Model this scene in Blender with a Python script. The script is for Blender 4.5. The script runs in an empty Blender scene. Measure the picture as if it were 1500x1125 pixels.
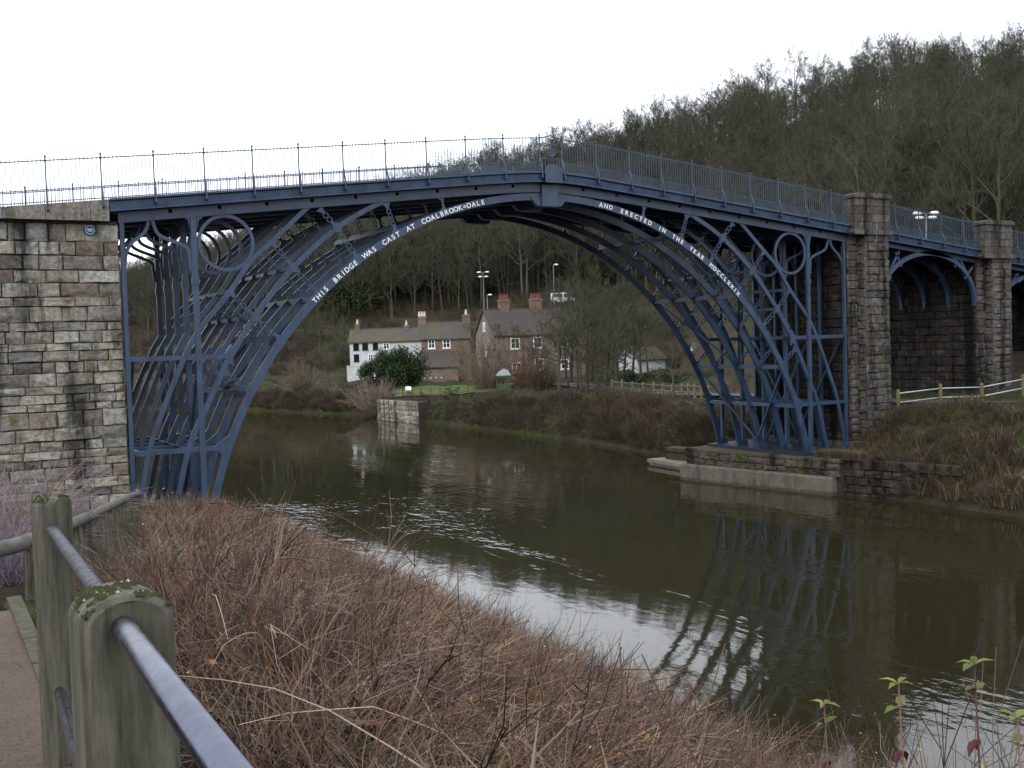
import bpy, bmesh, math, random
import numpy as np
from mathutils import Vector, Matrix, Euler
from mathutils.bvhtree import BVHTree
R_ = math.radians
def lerp(a, b, t): return a+(b-a)*t
sc = bpy.context.scene
COL = sc.collection

# ------------------------------------------------------------------ camera
CAM = Vector((-25.093, -41.115, 6.216)); YAW, PITCH, ROLL, FPX = 0.50822, -0.03906, -0.03064, 1563.57
_f = Vector((math.sin(YAW)*math.cos(PITCH), math.cos(YAW)*math.cos(PITCH), math.sin(PITCH)))
_r0 = Vector((math.cos(YAW), -math.sin(YAW), 0)); _u0 = _r0.cross(_f)
_r = math.cos(ROLL)*_r0 + math.sin(ROLL)*_u0; _u = -math.sin(ROLL)*_r0 + math.cos(ROLL)*_u0
cd = bpy.data.cameras.new('camera'); cam = bpy.data.objects.new('camera', cd); COL.objects.link(cam)
cam.matrix_world = Matrix(((_r.x, _u.x, -_f.x, CAM.x), (_r.y, _u.y, -_f.y, CAM.y), (_r.z, _u.z, -_f.z, CAM.z), (0, 0, 0, 1)))
cd.sensor_width = 36; cd.lens = FPX/1500*36; cd.clip_start = 0.05; cd.clip_end = 6000
sc.camera = cam
def at(px, py, depth):
    return CAM + depth*(_f + (px-750)/FPX*_r + (562.5-py)/FPX*_u)
def atz(px, py, z):
    d = _f + (px-750)/FPX*_r + (562.5-py)/FPX*_u
    return CAM + d*((z-CAM.z)/d.z)

# ------------------------------------------------------------------ world, sun, exposure
SUN_EL, SUN_AZ = R_(38), R_(235)          # azimuth clockwise from +Y: light comes from behind-left of the camera
w = bpy.data.worlds.new('World'); sc.world = w; w.use_nodes = True
nt = w.node_tree; bg = nt.nodes['Background']
sky = nt.nodes.new('ShaderNodeTexSky'); sky.sky_type = 'NISHITA'; sky.sun_disc = False
sky.sun_elevation = SUN_EL; sky.sun_rotation = SUN_AZ; sky.dust_density = 4; sky.air_density = 1.0
mx = nt.nodes.new('ShaderNodeMix'); mx.data_type = 'RGBA'; mx.inputs[0].default_value = 0.9
nt.links.new(sky.outputs[0], mx.inputs[6]); mx.inputs[7].default_value = (12.6, 13.2, 14.2, 1)   # overcast cloud
nt.links.new(mx.outputs[2], bg.inputs[0]); bg.inputs[1].default_value = 0.145
sl = bpy.data.lights.new('sun', 'SUN'); sl.energy = 1.2; sl.angle = R_(20); sl.color = (1, .96, .9)
so = bpy.data.objects.new('sun', sl); COL.objects.link(so)
so.rotation_euler = (R_(90)-SUN_EL, 0, R_(180)-SUN_AZ)
sc.view_settings.view_transform = 'Standard'; sc.view_settings.look = 'None'
sc.view_settings.exposure = 0.0; sc.view_settings.gamma = 1.0; sc.view_settings.use_curve_mapping = False

# ------------------------------------------------------------------ materials
def new_mat(name):
    m = bpy.data.materials.new(name); m.use_nodes = True
    return m, m.node_tree, m.node_tree.nodes['Principled BSDF']
def N(nt, t, **k):
    n = nt.nodes.new(t)
    for a, b in k.items(): setattr(n, a, b)
    return n
def coords(nt, scale=(1, 1, 1), obj=False):
    if obj: src = N(nt, 'ShaderNodeTexCoord').outputs['Object']
    else: src = N(nt, 'ShaderNodeNewGeometry').outputs['Position']
    mp = N(nt, 'ShaderNodeMapping'); mp.inputs['Scale'].default_value = scale
    nt.links.new(src, mp.inputs[0]); return mp.outputs[0]
def noise(nt, vec, scale, detail=5, rough=.6):
    n = N(nt, 'ShaderNodeTexNoise'); n.inputs['Scale'].default_value = scale
    n.inputs['Detail'].default_value = detail; n.inputs['Roughness'].default_value = rough
    nt.links.new(vec, n.inputs[0]); return n.outputs[0]
def ramp(nt, fac, stops):
    r = N(nt, 'ShaderNodeValToRGB'); e = r.color_ramp.elements
    while len(e) < len(stops): e.new(.5)
    for i, (p, c) in enumerate(stops):
        e[i].position = p; e[i].color = (c[0], c[1], c[2], 1) if not isinstance(c, (int, float)) else (c, c, c, 1)
    nt.links.new(fac, r.inputs[0]); return r.outputs[0]
def mix(nt, fac, a, b, mode='MIX'):
    m = N(nt, 'ShaderNodeMix', data_type='RGBA', blend_type=mode)
    for i, v in ((0, fac), (6, a), (7, b)):
        if isinstance(v, (int, float)): m.inputs[i].default_value = v
        elif isinstance(v, tuple): m.inputs[i].default_value = (*v, 1)
        else: nt.links.new(v, m.inputs[i])
    return m.outputs[2]
def bump(nt, b, h, strength=.4, dist=.02):
    n = N(nt, 'ShaderNodeBump'); n.inputs['Strength'].default_value = strength; n.inputs['Distance'].default_value = dist
    nt.links.new(h, n.inputs['Height']); nt.links.new(n.outputs[0], b.inputs['Normal'])
def simple(name, c1, c2, scale=4, rough=.7, bs=.3, bd=.01, obj=False, spec=.3, metal=0, sc3=(1, 1, 1)):
    m, nt, b = new_mat(name); v = coords(nt, sc3, obj)
    n = noise(nt, v, scale)
    nt.links.new(ramp(nt, n, [(.3, c1), (.7, c2)]), b.inputs['Base Color'])
    b.inputs['Roughness'].default_value = rough; b.inputs['Specular IOR Level'].default_value = spec; b.inputs['Metallic'].default_value = metal
    if bs: bump(nt, b, noise(nt, v, scale*4), bs, bd)
    return m
M = {}
# painted iron: blue-grey with grime and a few rust streaks
m, t, b = new_mat('painted_iron'); v = coords(t)
c = ramp(t, noise(t, v, 1.3), [(.3, (.014, .031, .066)), (.7, (.028, .060, .120))])
c = mix(t, ramp(t, noise(t, coords(t, (3, 3, .5)), 1.0), [(.50, 0.0), (.70, .8)]), c, (.012, .017, .028))
c = mix(t, ramp(t, noise(t, v, 5, 8), [(.64, 0.0), (.74, .7)]), c, (.075, .055, .045))
t.links.new(c, b.inputs['Base Color']); b.inputs['Roughness'].default_value = .42; b.inputs['Specular IOR Level'].default_value = .5
bump(t, b, noise(t, v, 25), .15, .01); M['iron'] = m
M['iron_dark'] = simple('deck_underside_iron', (.010, .014, .024), (.02, .027, .045), 2, .6)  # darker copy of the iron, shade below the deck put into its colour
M['letter'] = simple('white_letter_paint', (.72, .74, .76), (.85, .86, .86), 8, .5, 0)
def stone(name, tones, dark, dark_amt, moss, pale=0, dsc=(1.1, 1.1, .28)):
    m, t, b = new_mat(name); v = coords(t)
    oi = N(t, 'ShaderNodeObjectInfo').outputs['Random']
    n = len(tones); base = ramp(t, oi, [(i/(n-1), tones[i]) for i in range(n)])
    base = mix(t, .9, base, ramp(t, noise(t, v, 7, 9, .75), [(.28, .1), (.72, .9)]), 'OVERLAY')
    base = mix(t, ramp(t, noise(t, v, 2.1, 6), [(.5, 0.0), (.75, .5)]), base, (.19, .12, .075))
    st = noise(t, coords(t, dsc), .8, 7, .65)
    base = mix(t, ramp(t, st, [(dark_amt, 0.0), (dark_amt+.14, .92)]), base, dark)
    if moss: base = mix(t, ramp(t, noise(t, coords(t, (1, 1, .5)), 1.1, 8, .7), [(1-moss, 0.0), (1-moss+.1, .75)]), base, (.07, .085, .02))
    if pale: base = mix(t, ramp(t, noise(t, coords(t, (2.6, 2.6, .35)), 1.0, 8, .75), [(1-pale, 0.0), (1-pale+.08, .6)]), base, (.5, .5, .46))
    t.links.new(base, b.inputs['Base Color']); b.inputs['Roughness'].default_value = .9; b.inputs['Specular IOR Level'].default_value = .2
    bump(t, b, noise(t, v, 9, 9, .75), 1.0, .06); return m
TAN = [(.30, .26, .19), (.36, .33, .26), (.24, .22, .19), (.40, .36, .28), (.29, .21, .14), (.33, .31, .27), (.42, .40, .34), (.20, .18, .16)]
M['stone'] = stone('weathered_sandstone', [tuple(lerp(c_, sum(q)/3, .35)*k_ for c_ in q) for k_, q in zip((.74, .84, .6, .88, .62, .74, .86, .42), TAN)], (.028, .026, .023), .49, .43, .25, (1.4, 1.4, .22))
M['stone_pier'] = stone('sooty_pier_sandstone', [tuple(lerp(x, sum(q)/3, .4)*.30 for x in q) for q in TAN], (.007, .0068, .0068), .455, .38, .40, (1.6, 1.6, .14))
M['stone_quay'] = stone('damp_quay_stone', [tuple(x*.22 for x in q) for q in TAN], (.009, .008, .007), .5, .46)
M['stone_darker'] = stone('black_pier_side_stone', [tuple(lerp(x, sum(q)/3, .5)*.085 for x in q) for q in TAN], (.004, .004, .0042), .46, .36, .34, (1.6, 1.6, .10))  # much darker tones, for the long side faces of the piers
M['stone_shaded'] = stone('shaded_quay_end_stone', [tuple(x*.10 for x in q) for q in TAN], (.005, .005, .004), .48, .40)  # near-black tones carry the shade of the overhung bank beside the quay
M['mortar'] = simple('mortar', (.02, .018, .015), (.055, .048, .038), 6, .95)
m, t, b = new_mat('pink_grey_concrete'); v = coords(t)
c = ramp(t, noise(t, v, 1.5, 8, .7), [(.3, (.085, .07, .06)), (.7, (.16, .135, .115))])
c = mix(t, ramp(t, noise(t, coords(t, (2, 2, .3)), 1.2, 8, .7), [(.5, 0.0), (.66, .8)]), c, (.03, .028, .02))
sx_ = N(t, 'ShaderNodeSeparateXYZ'); t.links.new(v, sx_.inputs[0]); am = N(t, 'ShaderNodeMath', operation='MULTIPLY_ADD'); t.links.new(noise(t, v, 3, 6), am.inputs[0]); am.inputs[1].default_value = .35; t.links.new(sx_.outputs[2], am.inputs[2])
mr = N(t, 'ShaderNodeMapRange'); mr.inputs[1].default_value = -1.72; mr.inputs[2].default_value = -1.58; mr.inputs[3].default_value = .8; mr.inputs[4].default_value = 0; t.links.new(am.outputs[0], mr.inputs[0])
c = mix(t, mr.outputs[0], c, (.028, .03, .018)); t.links.new(c, b.inputs['Base Color']); b.inputs['Roughness'].default_value = .9; bump(t, b, noise(t, v, 6, 9, .75), .9, .06); M['concrete'] = m
M['slab'] = simple('pale_slab', (.16, .15, .125), (.25, .235, .2), 2, .9)
# water
m, t, b = new_mat('river_water')
b.inputs['Base Color'].default_value = (.020, .0185, .008, 1); b.inputs['Specular IOR Level'].default_value = .85; b.inputs['Roughness'].default_value = .035; b.inputs['IOR'].default_value = 1.33
v1 = coords(t, (1.5, .8, 1)); v2 = coords(t, (.25, .08, 1)); v3 = coords(t)
fine = noise(t, v1, 1.6, 3, .5); patch = ramp(t, noise(t, coords(t, (.16, .05, 1)), 1.0, 5, .6), [(.50, .10), (.68, 1.5)])
mul = N(t, 'ShaderNodeMath', operation='MULTIPLY'); t.links.new(fine, mul.inputs[0]); t.links.new(patch, mul.inputs[1])
ad = N(t, 'ShaderNodeMath', operation='ADD'); t.links.new(mul.outputs[0], ad.inputs[0])
m2 = N(t, 'ShaderNodeMath', operation='MULTIPLY'); t.links.new(noise(t, v2, 1.0, 2), m2.inputs[0]); m2.inputs[1].default_value = .5
t.links.new(m2.outputs[0], ad.inputs[1]); bump(t, b, ad.outputs[0], .25, .10); M['water'] = m
# grounds
def ground(name, c1, c2, c3, c4):
    m, t, b = new_mat(name); v = coords(t)
    a = ramp(t, noise(t, v, .35, 8, .65), [(.35, c1), (.6, c2)])
    a = mix(t, ramp(t, noise(t, v, .12, 5), [(.45, 0.0), (.56, 1.0)]), a, ramp(t, noise(t, v, 1.7, 8), [(.35, c3), (.7, c4)]))
    a = mix(t, .6, a, ramp(t, noise(t, v, 5, 8, .75), [(.25, .2), (.75, .85)]), 'OVERLAY')
    t.links.new(a, b.inputs['Base Color']); b.inputs['Roughness'].default_value = 1; b.inputs['Specular IOR Level'].default_value = .1
    bump(t, b, noise(t, v, 3, 9, .7), 1, .2); return m
M['bank'] = ground('leafy_bank_soil', (.032, .026, .02), (.06, .048, .036), (.026, .034, .011), (.05, .056, .022))
M['lbank'] = ground('bramble_bank_soil', (.012, .009, .007), (.03, .021, .016), (.016, .016, .008), (.03, .025, .015))
M['lawn'] = simple('lawn_grass', (.045, .065, .012), (.08, .10, .022), 3, .95, .8, .04)
M['moss_grass'] = simple('mossy_grass', (.045, .06, .012), (.09, .10, .022), 4, .95, .8, .05)
m, t, b = new_mat('brown_path_gravel'); v = coords(t)
c = ramp(t, noise(t, v, 1.2, 8, .7), [(.3, (.065, .043, .033)), (.7, (.115, .078, .06))])
c = mix(t, .9, c, ramp(t, noise(t, v, 55, 6, .7), [(.3, .15), (.7, .85)]), 'OVERLAY')
c = mix(t, ramp(t, noise(t, v, 90, 3), [(.66, 0.0), (.72, .7)]), c, (.20, .17, .15))
t.links.new(c, b.inputs['Base Color']); b.inputs['Roughness'].default_value = .95; bump(t, b, noise(t, v, 60, 6, .7), 1, .015); M['path'] = m
M['road'] = simple('asphalt', (.045, .048, .055), (.07, .072, .08), 3, .85)
M['wood'] = None
m, t, b = new_mat('mossy_timber'); v = coords(t, (1, 1, .1), True)
c = ramp(t, noise(t, v, 22, 8, .7), [(.34, (.016, .014, .010)), (.66, (.125, .118, .09))])
c = mix(t, ramp(t, noise(t, coords(t), 6, 7, .7), [(.48, 0.0), (.66, .7)]), c, (.06, .068, .025))
c = mix(t, ramp(t, noise(t, coords(t, (5, 5, .8)), 3, 4), [(.55, 0.0), (.7, .7)]), c, (.02, .018, .014))
t.links.new(c, b.inputs['Base Color']); b.inputs['Roughness'].default_value = .9; bump(t, b, noise(t, v, 40, 8), .8, .012); M['wood'] = m
M['lichen'] = simple('moss_and_lichen', (.03, .042, .012), (.062, .062, .026), 40, 1, 1, .01)
M['lichen_white'] = simple('white_lichen', (.28, .28, .24), (.4, .4, .36), 40, 1, 1, .005)
M['galv'] = None
m, t, b = new_mat('galvanised_tube'); v = coords(t)
c = ramp(t, noise(t, v, 7, 9, .75), [(.3, (.095, .10, .135)), (.7, (.17, .18, .23))])
t.links.new(c, b.inputs['Base Color']); b.inputs['Metallic'].default_value = 1
t.links.new(ramp(t, noise(t, v, 30, 8), [(.3, .22), (.7, .36)]), b.inputs['Roughness']); bump(t, b, noise(t, v, 220, 4), .05, .0006); M['galv'] = m
M['grey_wood'] = simple('silvered_wood', (.07, .066, .06), (.14, .13, .12), 6, .85, .5, .01, sc3=(1, 1, 1))
M['yellow_wood'] = simple('lichened_yellow_post', (.12, .11, .05), (.20, .175, .085), 6, .9)
M['rail_pale'] = simple('pale_metal_rail', (.38, .40, .44), (.5, .52, .55), 5, .5, 0, metal=.3)
M['white'] = simple('limewash', (.45, .46, .475), (.60, .61, .62), 1.5, .8, .2)
M['pvc'] = simple('white_window_paint', (.75, .76, .76), (.85, .85, .85), 3, .5, 0)
M['glass'] = simple('dark_glass', (.01, .012, .015), (.02, .024, .03), 2, .08, 0, spec=.5)
M['pot'] = simple('terracotta', (.14, .05, .036), (.20, .075, .055), 6, .85)
M['pot_pale'] = simple('buff_pot', (.5, .45, .33), (.62, .56, .42), 6, .85)
def brick(name, c1, c2, mo, s=1.0):
    m, t, b = new_mat(name)
    tc = N(t, 'ShaderNodeTexCoord'); mp = N(t, 'ShaderNodeMapping'); t.links.new(tc.outputs['Object'], mp.inputs[0]); mp.inputs['Rotation'].default_value = (R_(90), 0, 0)
    bt = N(t, 'ShaderNodeTexBrick'); t.links.new(mp.outputs[0], bt.inputs[0]); bt.inputs['Scale'].default_value = 3.2*s
    bt.inputs['Color1'].default_value = (*c1, 1); bt.inputs['Color2'].default_value = (*c2, 1); bt.inputs['Mortar'].default_value = (*mo, 1)
    c = mix(t, .7, bt.outputs[0], ramp(t, noise(t, coords(t), 1.3, 8, .7), [(.25, .25), (.75, .8)]), 'OVERLAY')
    t.links.new(c, b.inputs['Base Color']); b.inputs['Roughness'].default_value = .9; bump(t, b, bt.outputs[1], -.5, .02); return m
M['brick'] = brick('weathered_brick', (.125, .07, .05), (.175, .115, .09), (.16, .145, .125))
M['brick_pink'] = brick('pale_brick', (.15, .10, .08), (.205, .145, .118), (.18, .16, .14))
def roof(name, c1, c2, moss):
    m, t, b = new_mat(name)
    wv = N(t, 'ShaderNodeTexWave', wave_type='BANDS', bands_direction='Z'); wv.inputs['Scale'].default_value = 3.0; wv.inputs['Distortion'].default_value = .6
    t.links.new(N(t, 'ShaderNodeTexCoord').outputs['Object'], wv.inputs[0])
    c = ramp(t, noise(t, coords(t), 3, 8, .7), [(.3, c1), (.7, c2)])
    c = mix(t, ramp(t, noise(t, coords(t), .45, 7, .65), [(.44, 0.0), (.6, .85)]), c, moss)
    t.links.new(c, b.inputs['Base Color']); b.inputs['Roughness'].default_value = .85; bump(t, b, wv.outputs[1], .5, .06); return m
M['roof'] = roof('slate_and_moss_roof', (.04, .036, .038), (.075, .066, .066), (.08, .072, .02))
M['roof_dark'] = roof('brown_tile_roof', (.04, .033, .033), (.07, .058, .055), (.062, .054, .026))
def attr_mat(name, rough=.85, tint=None):
    m, t, b = new_mat(name); a = N(t, 'ShaderNodeVertexColor', layer_name='Col')
    oi = N(t, 'ShaderNodeObjectInfo').outputs['Random']
    c = mix(t, 1.0, a.outputs[0], ramp(t, oi, tint or [(0, (.75, .75, .75)), (1, (1.2, 1.15, 1.1))]), 'MULTIPLY')
    t.links.new(c, b.inputs['Base Color']); b.inputs['Roughness'].default_value = rough; b.inputs['Specular IOR Level'].default_value = .2; return m
M['twig'] = attr_mat('bramble_canes', tint=[(0, (.45, .42, .42)), (.3, (.8, .78, .76)), (.6, (1.0, .95, .88)), (.8, (1.25, 1.12, .95)), (1, (1.5, 1.4, 1.28))])
M['bark'] = attr_mat('winter_bark', tint=[(0, (.65, .65, .62)), (.35, (1.0, .92, .8)), (.7, (.85, .95, .75)), (1, (1.25, 1.1, 1.05))])
M['leaf'] = attr_mat('foliage', .6)
M['car_white'] = simple('white_car_paint', (.75, .76, .77), (.8, .8, .81), 2, .3, 0, spec=.5)
M['tyre'] = simple('tyre_rubber', (.012, .012, .012), (.025, .025, .025), 5, .9)
M['plaque'] = simple('blue_plaque', (.012, .04, .11), (.02, .055, .15), 6, .4, 0)
M['green_paint'] = simple('green_canvas', (.03, .09, .035), (.05, .13, .05), 6, .7)
M['pole'] = simple('grey_lamp_steel', (.22, .24, .27), (.34, .36, .38), 3, .5, 0, metal=.5)
M['lamp_head'] = simple('white_lamp_head', (.75, .77, .8), (.85, .86, .88), 3, .4, 0)
M['kerb'] = simple('kerb_concrete', (.035, .036, .02), (.095, .085, .06), 14, .95, .6)

# ------------------------------------------------------------------ mesh builder
class MB:
    def __init__(s): s.v = []; s.f = []; s.c = []; s.col = (1, 1, 1)
    def add(s, vs, fs):
        o = len(s.v); s.v += [tuple(p) for p in vs]
        for q in fs: s.f.append(tuple(i+o for i in q)); s.c.append(s.col)
    def box(s, lo, hi):
        x0, y0, z0 = lo; x1, y1, z1 = hi
        s.add([(x0, y0, z0), (x1, y0, z0), (x1, y1, z0), (x0, y1, z0), (x0, y0, z1), (x1, y0, z1), (x1, y1, z1), (x0, y1, z1)],
              [(0, 3, 2, 1), (4, 5, 6, 7), (0, 1, 5, 4), (1, 2, 6, 5), (2, 3, 7, 6), (3, 0, 4, 7)])
    def bar(s, p, q, w, h, up=(0, 0, 1)):
        p = Vector(p); q = Vector(q); d = (q-p).normalized(); up = Vector(up)
        if abs(d.dot(up)) > .99: up = Vector((0, 1, 0))
        a = d.cross(up).normalized()*w/2; b_ = a.cross(d).normalized()*h/2
        s.add([p-a-b_, p+a-b_, p+a+b_, p-a+b_, q-a-b_, q+a-b_, q+a+b_, q-a+b_],
              [(0, 3, 2, 1), (4, 5, 6, 7), (0, 1, 5, 4), (1, 2, 6, 5), (2, 3, 7, 6), (3, 0, 4, 7)])
    def tube(s, pts, rad, n=6, cap=True):
        pts = [Vector(p) for p in pts]; k = len(pts); vs = []
        for i, p in enumerate(pts):
            d = (pts[min(i+1, k-1)]-pts[max(i-1, 0)]).normalized()
            a = d.cross(Vector((0, 0, 1)) if abs(d.z) < .9 else Vector((1, 0, 0))).normalized(); b_ = d.cross(a)
            r = rad[i] if isinstance(rad, (list, tuple)) else rad
            for j in range(n):
                an = 2*math.pi*j/n; vs.append(p+a*math.cos(an)*r+b_*math.sin(an)*r)
        fs = [(i*n+j, i*n+(j+1) % n, (i+1)*n+(j+1) % n, (i+1)*n+j) for i in range(k-1) for j in range(n)]
        if cap: fs += [tuple(range(n-1, -1, -1)), tuple((k-1)*n+j for j in range(n))]
        s.add(vs, fs)
    def prism(s, poly, y0, y1, plane='xz'):
        n = len(poly)
        if plane == 'xz': a = [(x, y0, z) for x, z in poly]; b_ = [(x, y1, z) for x, z in poly]
        elif plane == 'yz': a = [(y0, x, z) for x, z in poly]; b_ = [(y1, x, z) for x, z in poly]
        else: a = [(x, z, y0) for x, z in poly]; b_ = [(x, z, y1) for x, z in poly]
        s.add(a+b_, [tuple(range(n)), tuple(range(2*n-1, n-1, -1))]+[(i, i+n, (i+1) % n+n, (i+1) % n) for i in range(n)])
    def strip(s, pts, depth, y0, y1, centred=False):
        """rectangular section swept along an x-z polyline; depth is laid to the left of travel"""
        k = len(pts); A = []; B = []
        for i in range(k):
            p0 = pts[max(i-1, 0)]; p1 = pts[min(i+1, k-1)]
            dx, dz = p1[0]-p0[0], p1[1]-p0[1]; l = math.hypot(dx, dz); nx, nz = -dz/l, dx/l
            o = depth/2 if centred else 0
            A.append((pts[i][0]-nx*o, pts[i][1]-nz*o)); B.append((pts[i][0]+nx*(depth-o), pts[i][1]+nz*(depth-o)))
        vs = []
        for i in range(k): vs += [(A[i][0], y0, A[i][1]), (A[i][0], y1, A[i][1]), (B[i][0], y1, B[i][1]), (B[i][0], y0, B[i][1])]
        fs = [(i*4+j, i*4+(j+1) % 4, (i+1)*4+(j+1) % 4, (i+1)*4+j) for i in range(k-1) for j in range(4)]
        s.add(vs, fs+[(3, 2, 1, 0), tuple((k-1)*4+j for j in range(4))])
    def ring(s, cx, cz, r, th, y0, y1, n=28):
        vs = []
        for i in range(n):
            a = 2*math.pi*i/n; ca, sa = math.cos(a), math.sin(a)
            for rr, y in ((r-th/2, y0), (r-th/2, y1), (r+th/2, y1), (r+th/2, y0)): vs.append((cx+ca*rr, y, cz+sa*rr))
        s.add(vs, [(i*4+j, i*4+(j+1) % 4, ((i+1) % n)*4+(j+1) % 4, ((i+1) % n)*4+j) for i in range(n) for j in range(4)])
    def mesh(s, name, mat, smooth=False):
        me = bpy.data.meshes.new(name); me.from_pydata(s.v, [], s.f); me.update()
        bm = bmesh.new(); bm.from_mesh(me); bmesh.ops.recalc_face_normals(bm, faces=bm.faces); bm.to_mesh(me); bm.free()
        if any(c != (1, 1, 1) for c in s.c):
            ca = me.color_attributes.new('Col', 'FLOAT_COLOR', 'CORNER')
            cnt = np.array([len(f) for f in s.f]); cl = np.repeat(np.array(s.c, float), cnt, axis=0)
            ca.data.foreach_set('color', np.hstack([cl, np.ones((len(cl), 1))]).astype('f').ravel())
        me.materials.append(mat)
        if smooth: me.polygons.foreach_set('use_smooth', [True]*len(me.polygons))
        return me
    def build(s, name, mat, parent=None, smooth=False):
        return put(name, s.mesh(name, mat, smooth), parent)
def put(name, me, parent=None, mtx=None):
    o = bpy.data.objects.new(name, me); COL.objects.link(o)
    if parent is not None:
        o.parent = parent
        if parent.parent is None and not parent.get('_local'): o.matrix_parent_inverse = Matrix.Translation(-Vector(parent.location))
    if mtx is not None: o.matrix_basis = mtx
    return o
def tag(o, label, cat, group=None):
    o['label'] = label; o['category'] = cat
    if group: o['group'] = group
    return o
def thing(name, loc, label, cat, group=None, local=False, rz=0):
    o = bpy.data.objects.new(name, None); o.empty_display_size = .3; COL.objects.link(o)
    o.location = loc; o.rotation_euler = (0, 0, rz)
    if local: o['_local'] = 1
    return tag(o, label, cat, group)
def single(mb, name, mat, label, cat, group=None, smooth=False):
    """one-mesh thing, origin moved to its base"""
    a = np.array(mb.v); c = Vector(((a[:, 0].min()+a[:, 0].max())/2, (a[:, 1].min()+a[:, 1].max())/2, a[:, 2].min()))
    mb.v = [tuple(Vector(p)-c) for p in mb.v]
    o = mb.build(name, mat, None, smooth); o.location = c; return tag(o, label, cat, group)
def copy_tree(o, loc, rz=0, scale=1.0, label=None):
    c = o.copy(); COL.objects.link(c); c.location = loc; c.rotation_euler = (0, 0, rz); c.scale = (scale, scale, scale) if isinstance(scale, (int, float)) else scale
    if label: c['label'] = label
    for ch in o.children:
        k = ch.copy(); COL.objects.link(k); k.parent = c
        for g in ch.children:
            q = g.copy(); COL.objects.link(q); q.parent = k
    return c
def structure(o): o['kind'] = 'structure'; return o
def stuff(o): o['kind'] = 'stuff'; return o
def interp(x, xs, ys): return float(np.interp(x, xs, ys))
def hnoise(x, y, s=1.0):
    return math.sin(x*.9*s+1.3)*math.cos(y*1.1*s-.4)*.5+math.sin(x*2.3*s-y*1.7*s)*.3+math.sin(x*4.1*s+y*3.7*s+2)*.2

# ------------------------------------------------------------------ terrain and water
WZ = -2.0
# right bank: loft from the shore to the wooded ridge. (ridge px, skyline y, depth) give the ridge, tree tops taken off
RIDGE = [(-900, 455, 700), (-300, 440, 660), (0, 425, 600), (190, 403, 560), (300, 378, 520), (440, 330, 480), (560, 285, 430), (700, 230, 370), (870, 195, 330),
         (1000, 155, 310), (1150, 108, 290), (1350, 78, 270), (1500, 72, 260), (1800, 70, 230), (2500, 60, 170)]
SHORE = [(-300, 230), (-150, 200), (-60, 170), (-25, 150), (-5, 135), (12, 112), (21, 80), (21.9, 55), (21.5, 30), (20, 19), (16.2, 8.2), (16.0, -3), (16, -12), (17, -40), (20, -140)]
PROF = [(6, 1, 30, 3, 90, 12)]*4+[(4, 1, 30, 3, 80, 12), (3, .3, 25, 2.5, 70, 12), (1.6, .3, 42, 1.2, 95, 14), (1.6, .3, 55, 1.5, 110, 14.5), (7, 1.2, 85, 1.6, 135, 16),
        (8, 1.1, 80, 1.6, 125, 15), (4.5, .5, 45, 2.2, 100, 13), (6.0, 1.8, 12, 2.1, 70, 12), (6.5, 1.9, 14, 2.2, 70, 12), (7, 2, 20, 3, 70, 12), (8, 2, 20, 3, 70, 12)]
ctrl = []
for (px, sy, dp), S, P in zip(RIDGE, SHORE, PROF):
    g = at(px, sy, dp); G = Vector((g.x, g.y, g.z-13)); S = Vector((S[0], S[1], 0)); u = Vector((G.x-S.x, G.y-S.y, 0)); L = u.length; u /= L
    row = [S-u*5+Vector((0, 0, -4.5)), S-u*.3+Vector((0, 0, -2.5)), S+u*.5+Vector((0, 0, -1.5))]
    for k in (0, 2, 4): row.append(S+u*P[k]+Vector((0, 0, P[k+1])))
    w3, z3 = P[4], P[5]
    for fr, fz in ((.35, .30), (.7, .72), (1, 1)): q = S+u*lerp(w3, L, fr); q.z = lerp(z3, G.z, fz); row.append(q)
    q = S+u*(L+60); q.z = G.z+1; row.append(q); q = S+u*(L+900); q.z = G.z-12; row.append(q)
    ctrl.append(row)
def sub(seq, n):
    out = []
    for i in range(len(seq)-1):
        for k in range(n):
            out.append(lerp(seq[i], seq[i+1], k/n))
    out.append(seq[-1]); return out
CS = 14
ROADP = sub([np.array(p, float) for p in [(44, -60), (37, -20), (32.0, -5), (27.0, -1.0), (24.9, 3.5), (25.3, 9), (29.5, 20), (33, 31), (34, 45), (38, 60)]], 8)
def road_z(p): return interp(p[1], [-60, -5, 9, 20, 31, 60], [2.6, 2.1, 2.1, 1.75, 1.3, 1.5])
cols = sub([np.array([list(p) for p in r]) for r in ctrl], CS)
rows = []
for r in cols: rows.append(np.array(sub(list(r), 6)))
grid = np.array(rows); nc, nr = grid.shape[:2]
for i in range(nc):
    for j in range(nr):
        x, y, z = grid[i, j]
        far = min(1, max(0, (j-18)/18)); k = .12+far*2.0
        grid[i, j, 2] += hnoise(x, y, .55 if far < .3 else .09)*k*(0 if j < 8 else 1)
        if -70 < y < 65 and x < 60 and j > 12:
            dd_ = [math.hypot(x-p[0], y-p[1]) for p in ROADP]; i_ = int(np.argmin(dd_)); w_ = max(0, min(1, (4.6-dd_[i_])/2.0))
            grid[i, j, 2] = lerp(grid[i, j, 2], road_z(ROADP[i_])-.12, w_)
mb = MB(); mb.v = [tuple(p) for p in grid.reshape(-1, 3)]
mb.f = [(i*nr+j, (i+1)*nr+j, (i+1)*nr+j+1, i*nr+j+1) for i in range(nc-1) for j in range(nr-1)]; mb.c = [(1, 1, 1)]*len(mb.f)
structure(mb.build('hillside', M['bank'], None, True))
BVH_R = BVHTree.FromPolygons([Vector(p) for p in mb.v], mb.f)
def gz(x, y, default=0.0):
    h = BVH_R.ray_cast(Vector((x, y, 300)), Vector((0, 0, -1)))
    return h[0].z if h[0] is not None else default
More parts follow.
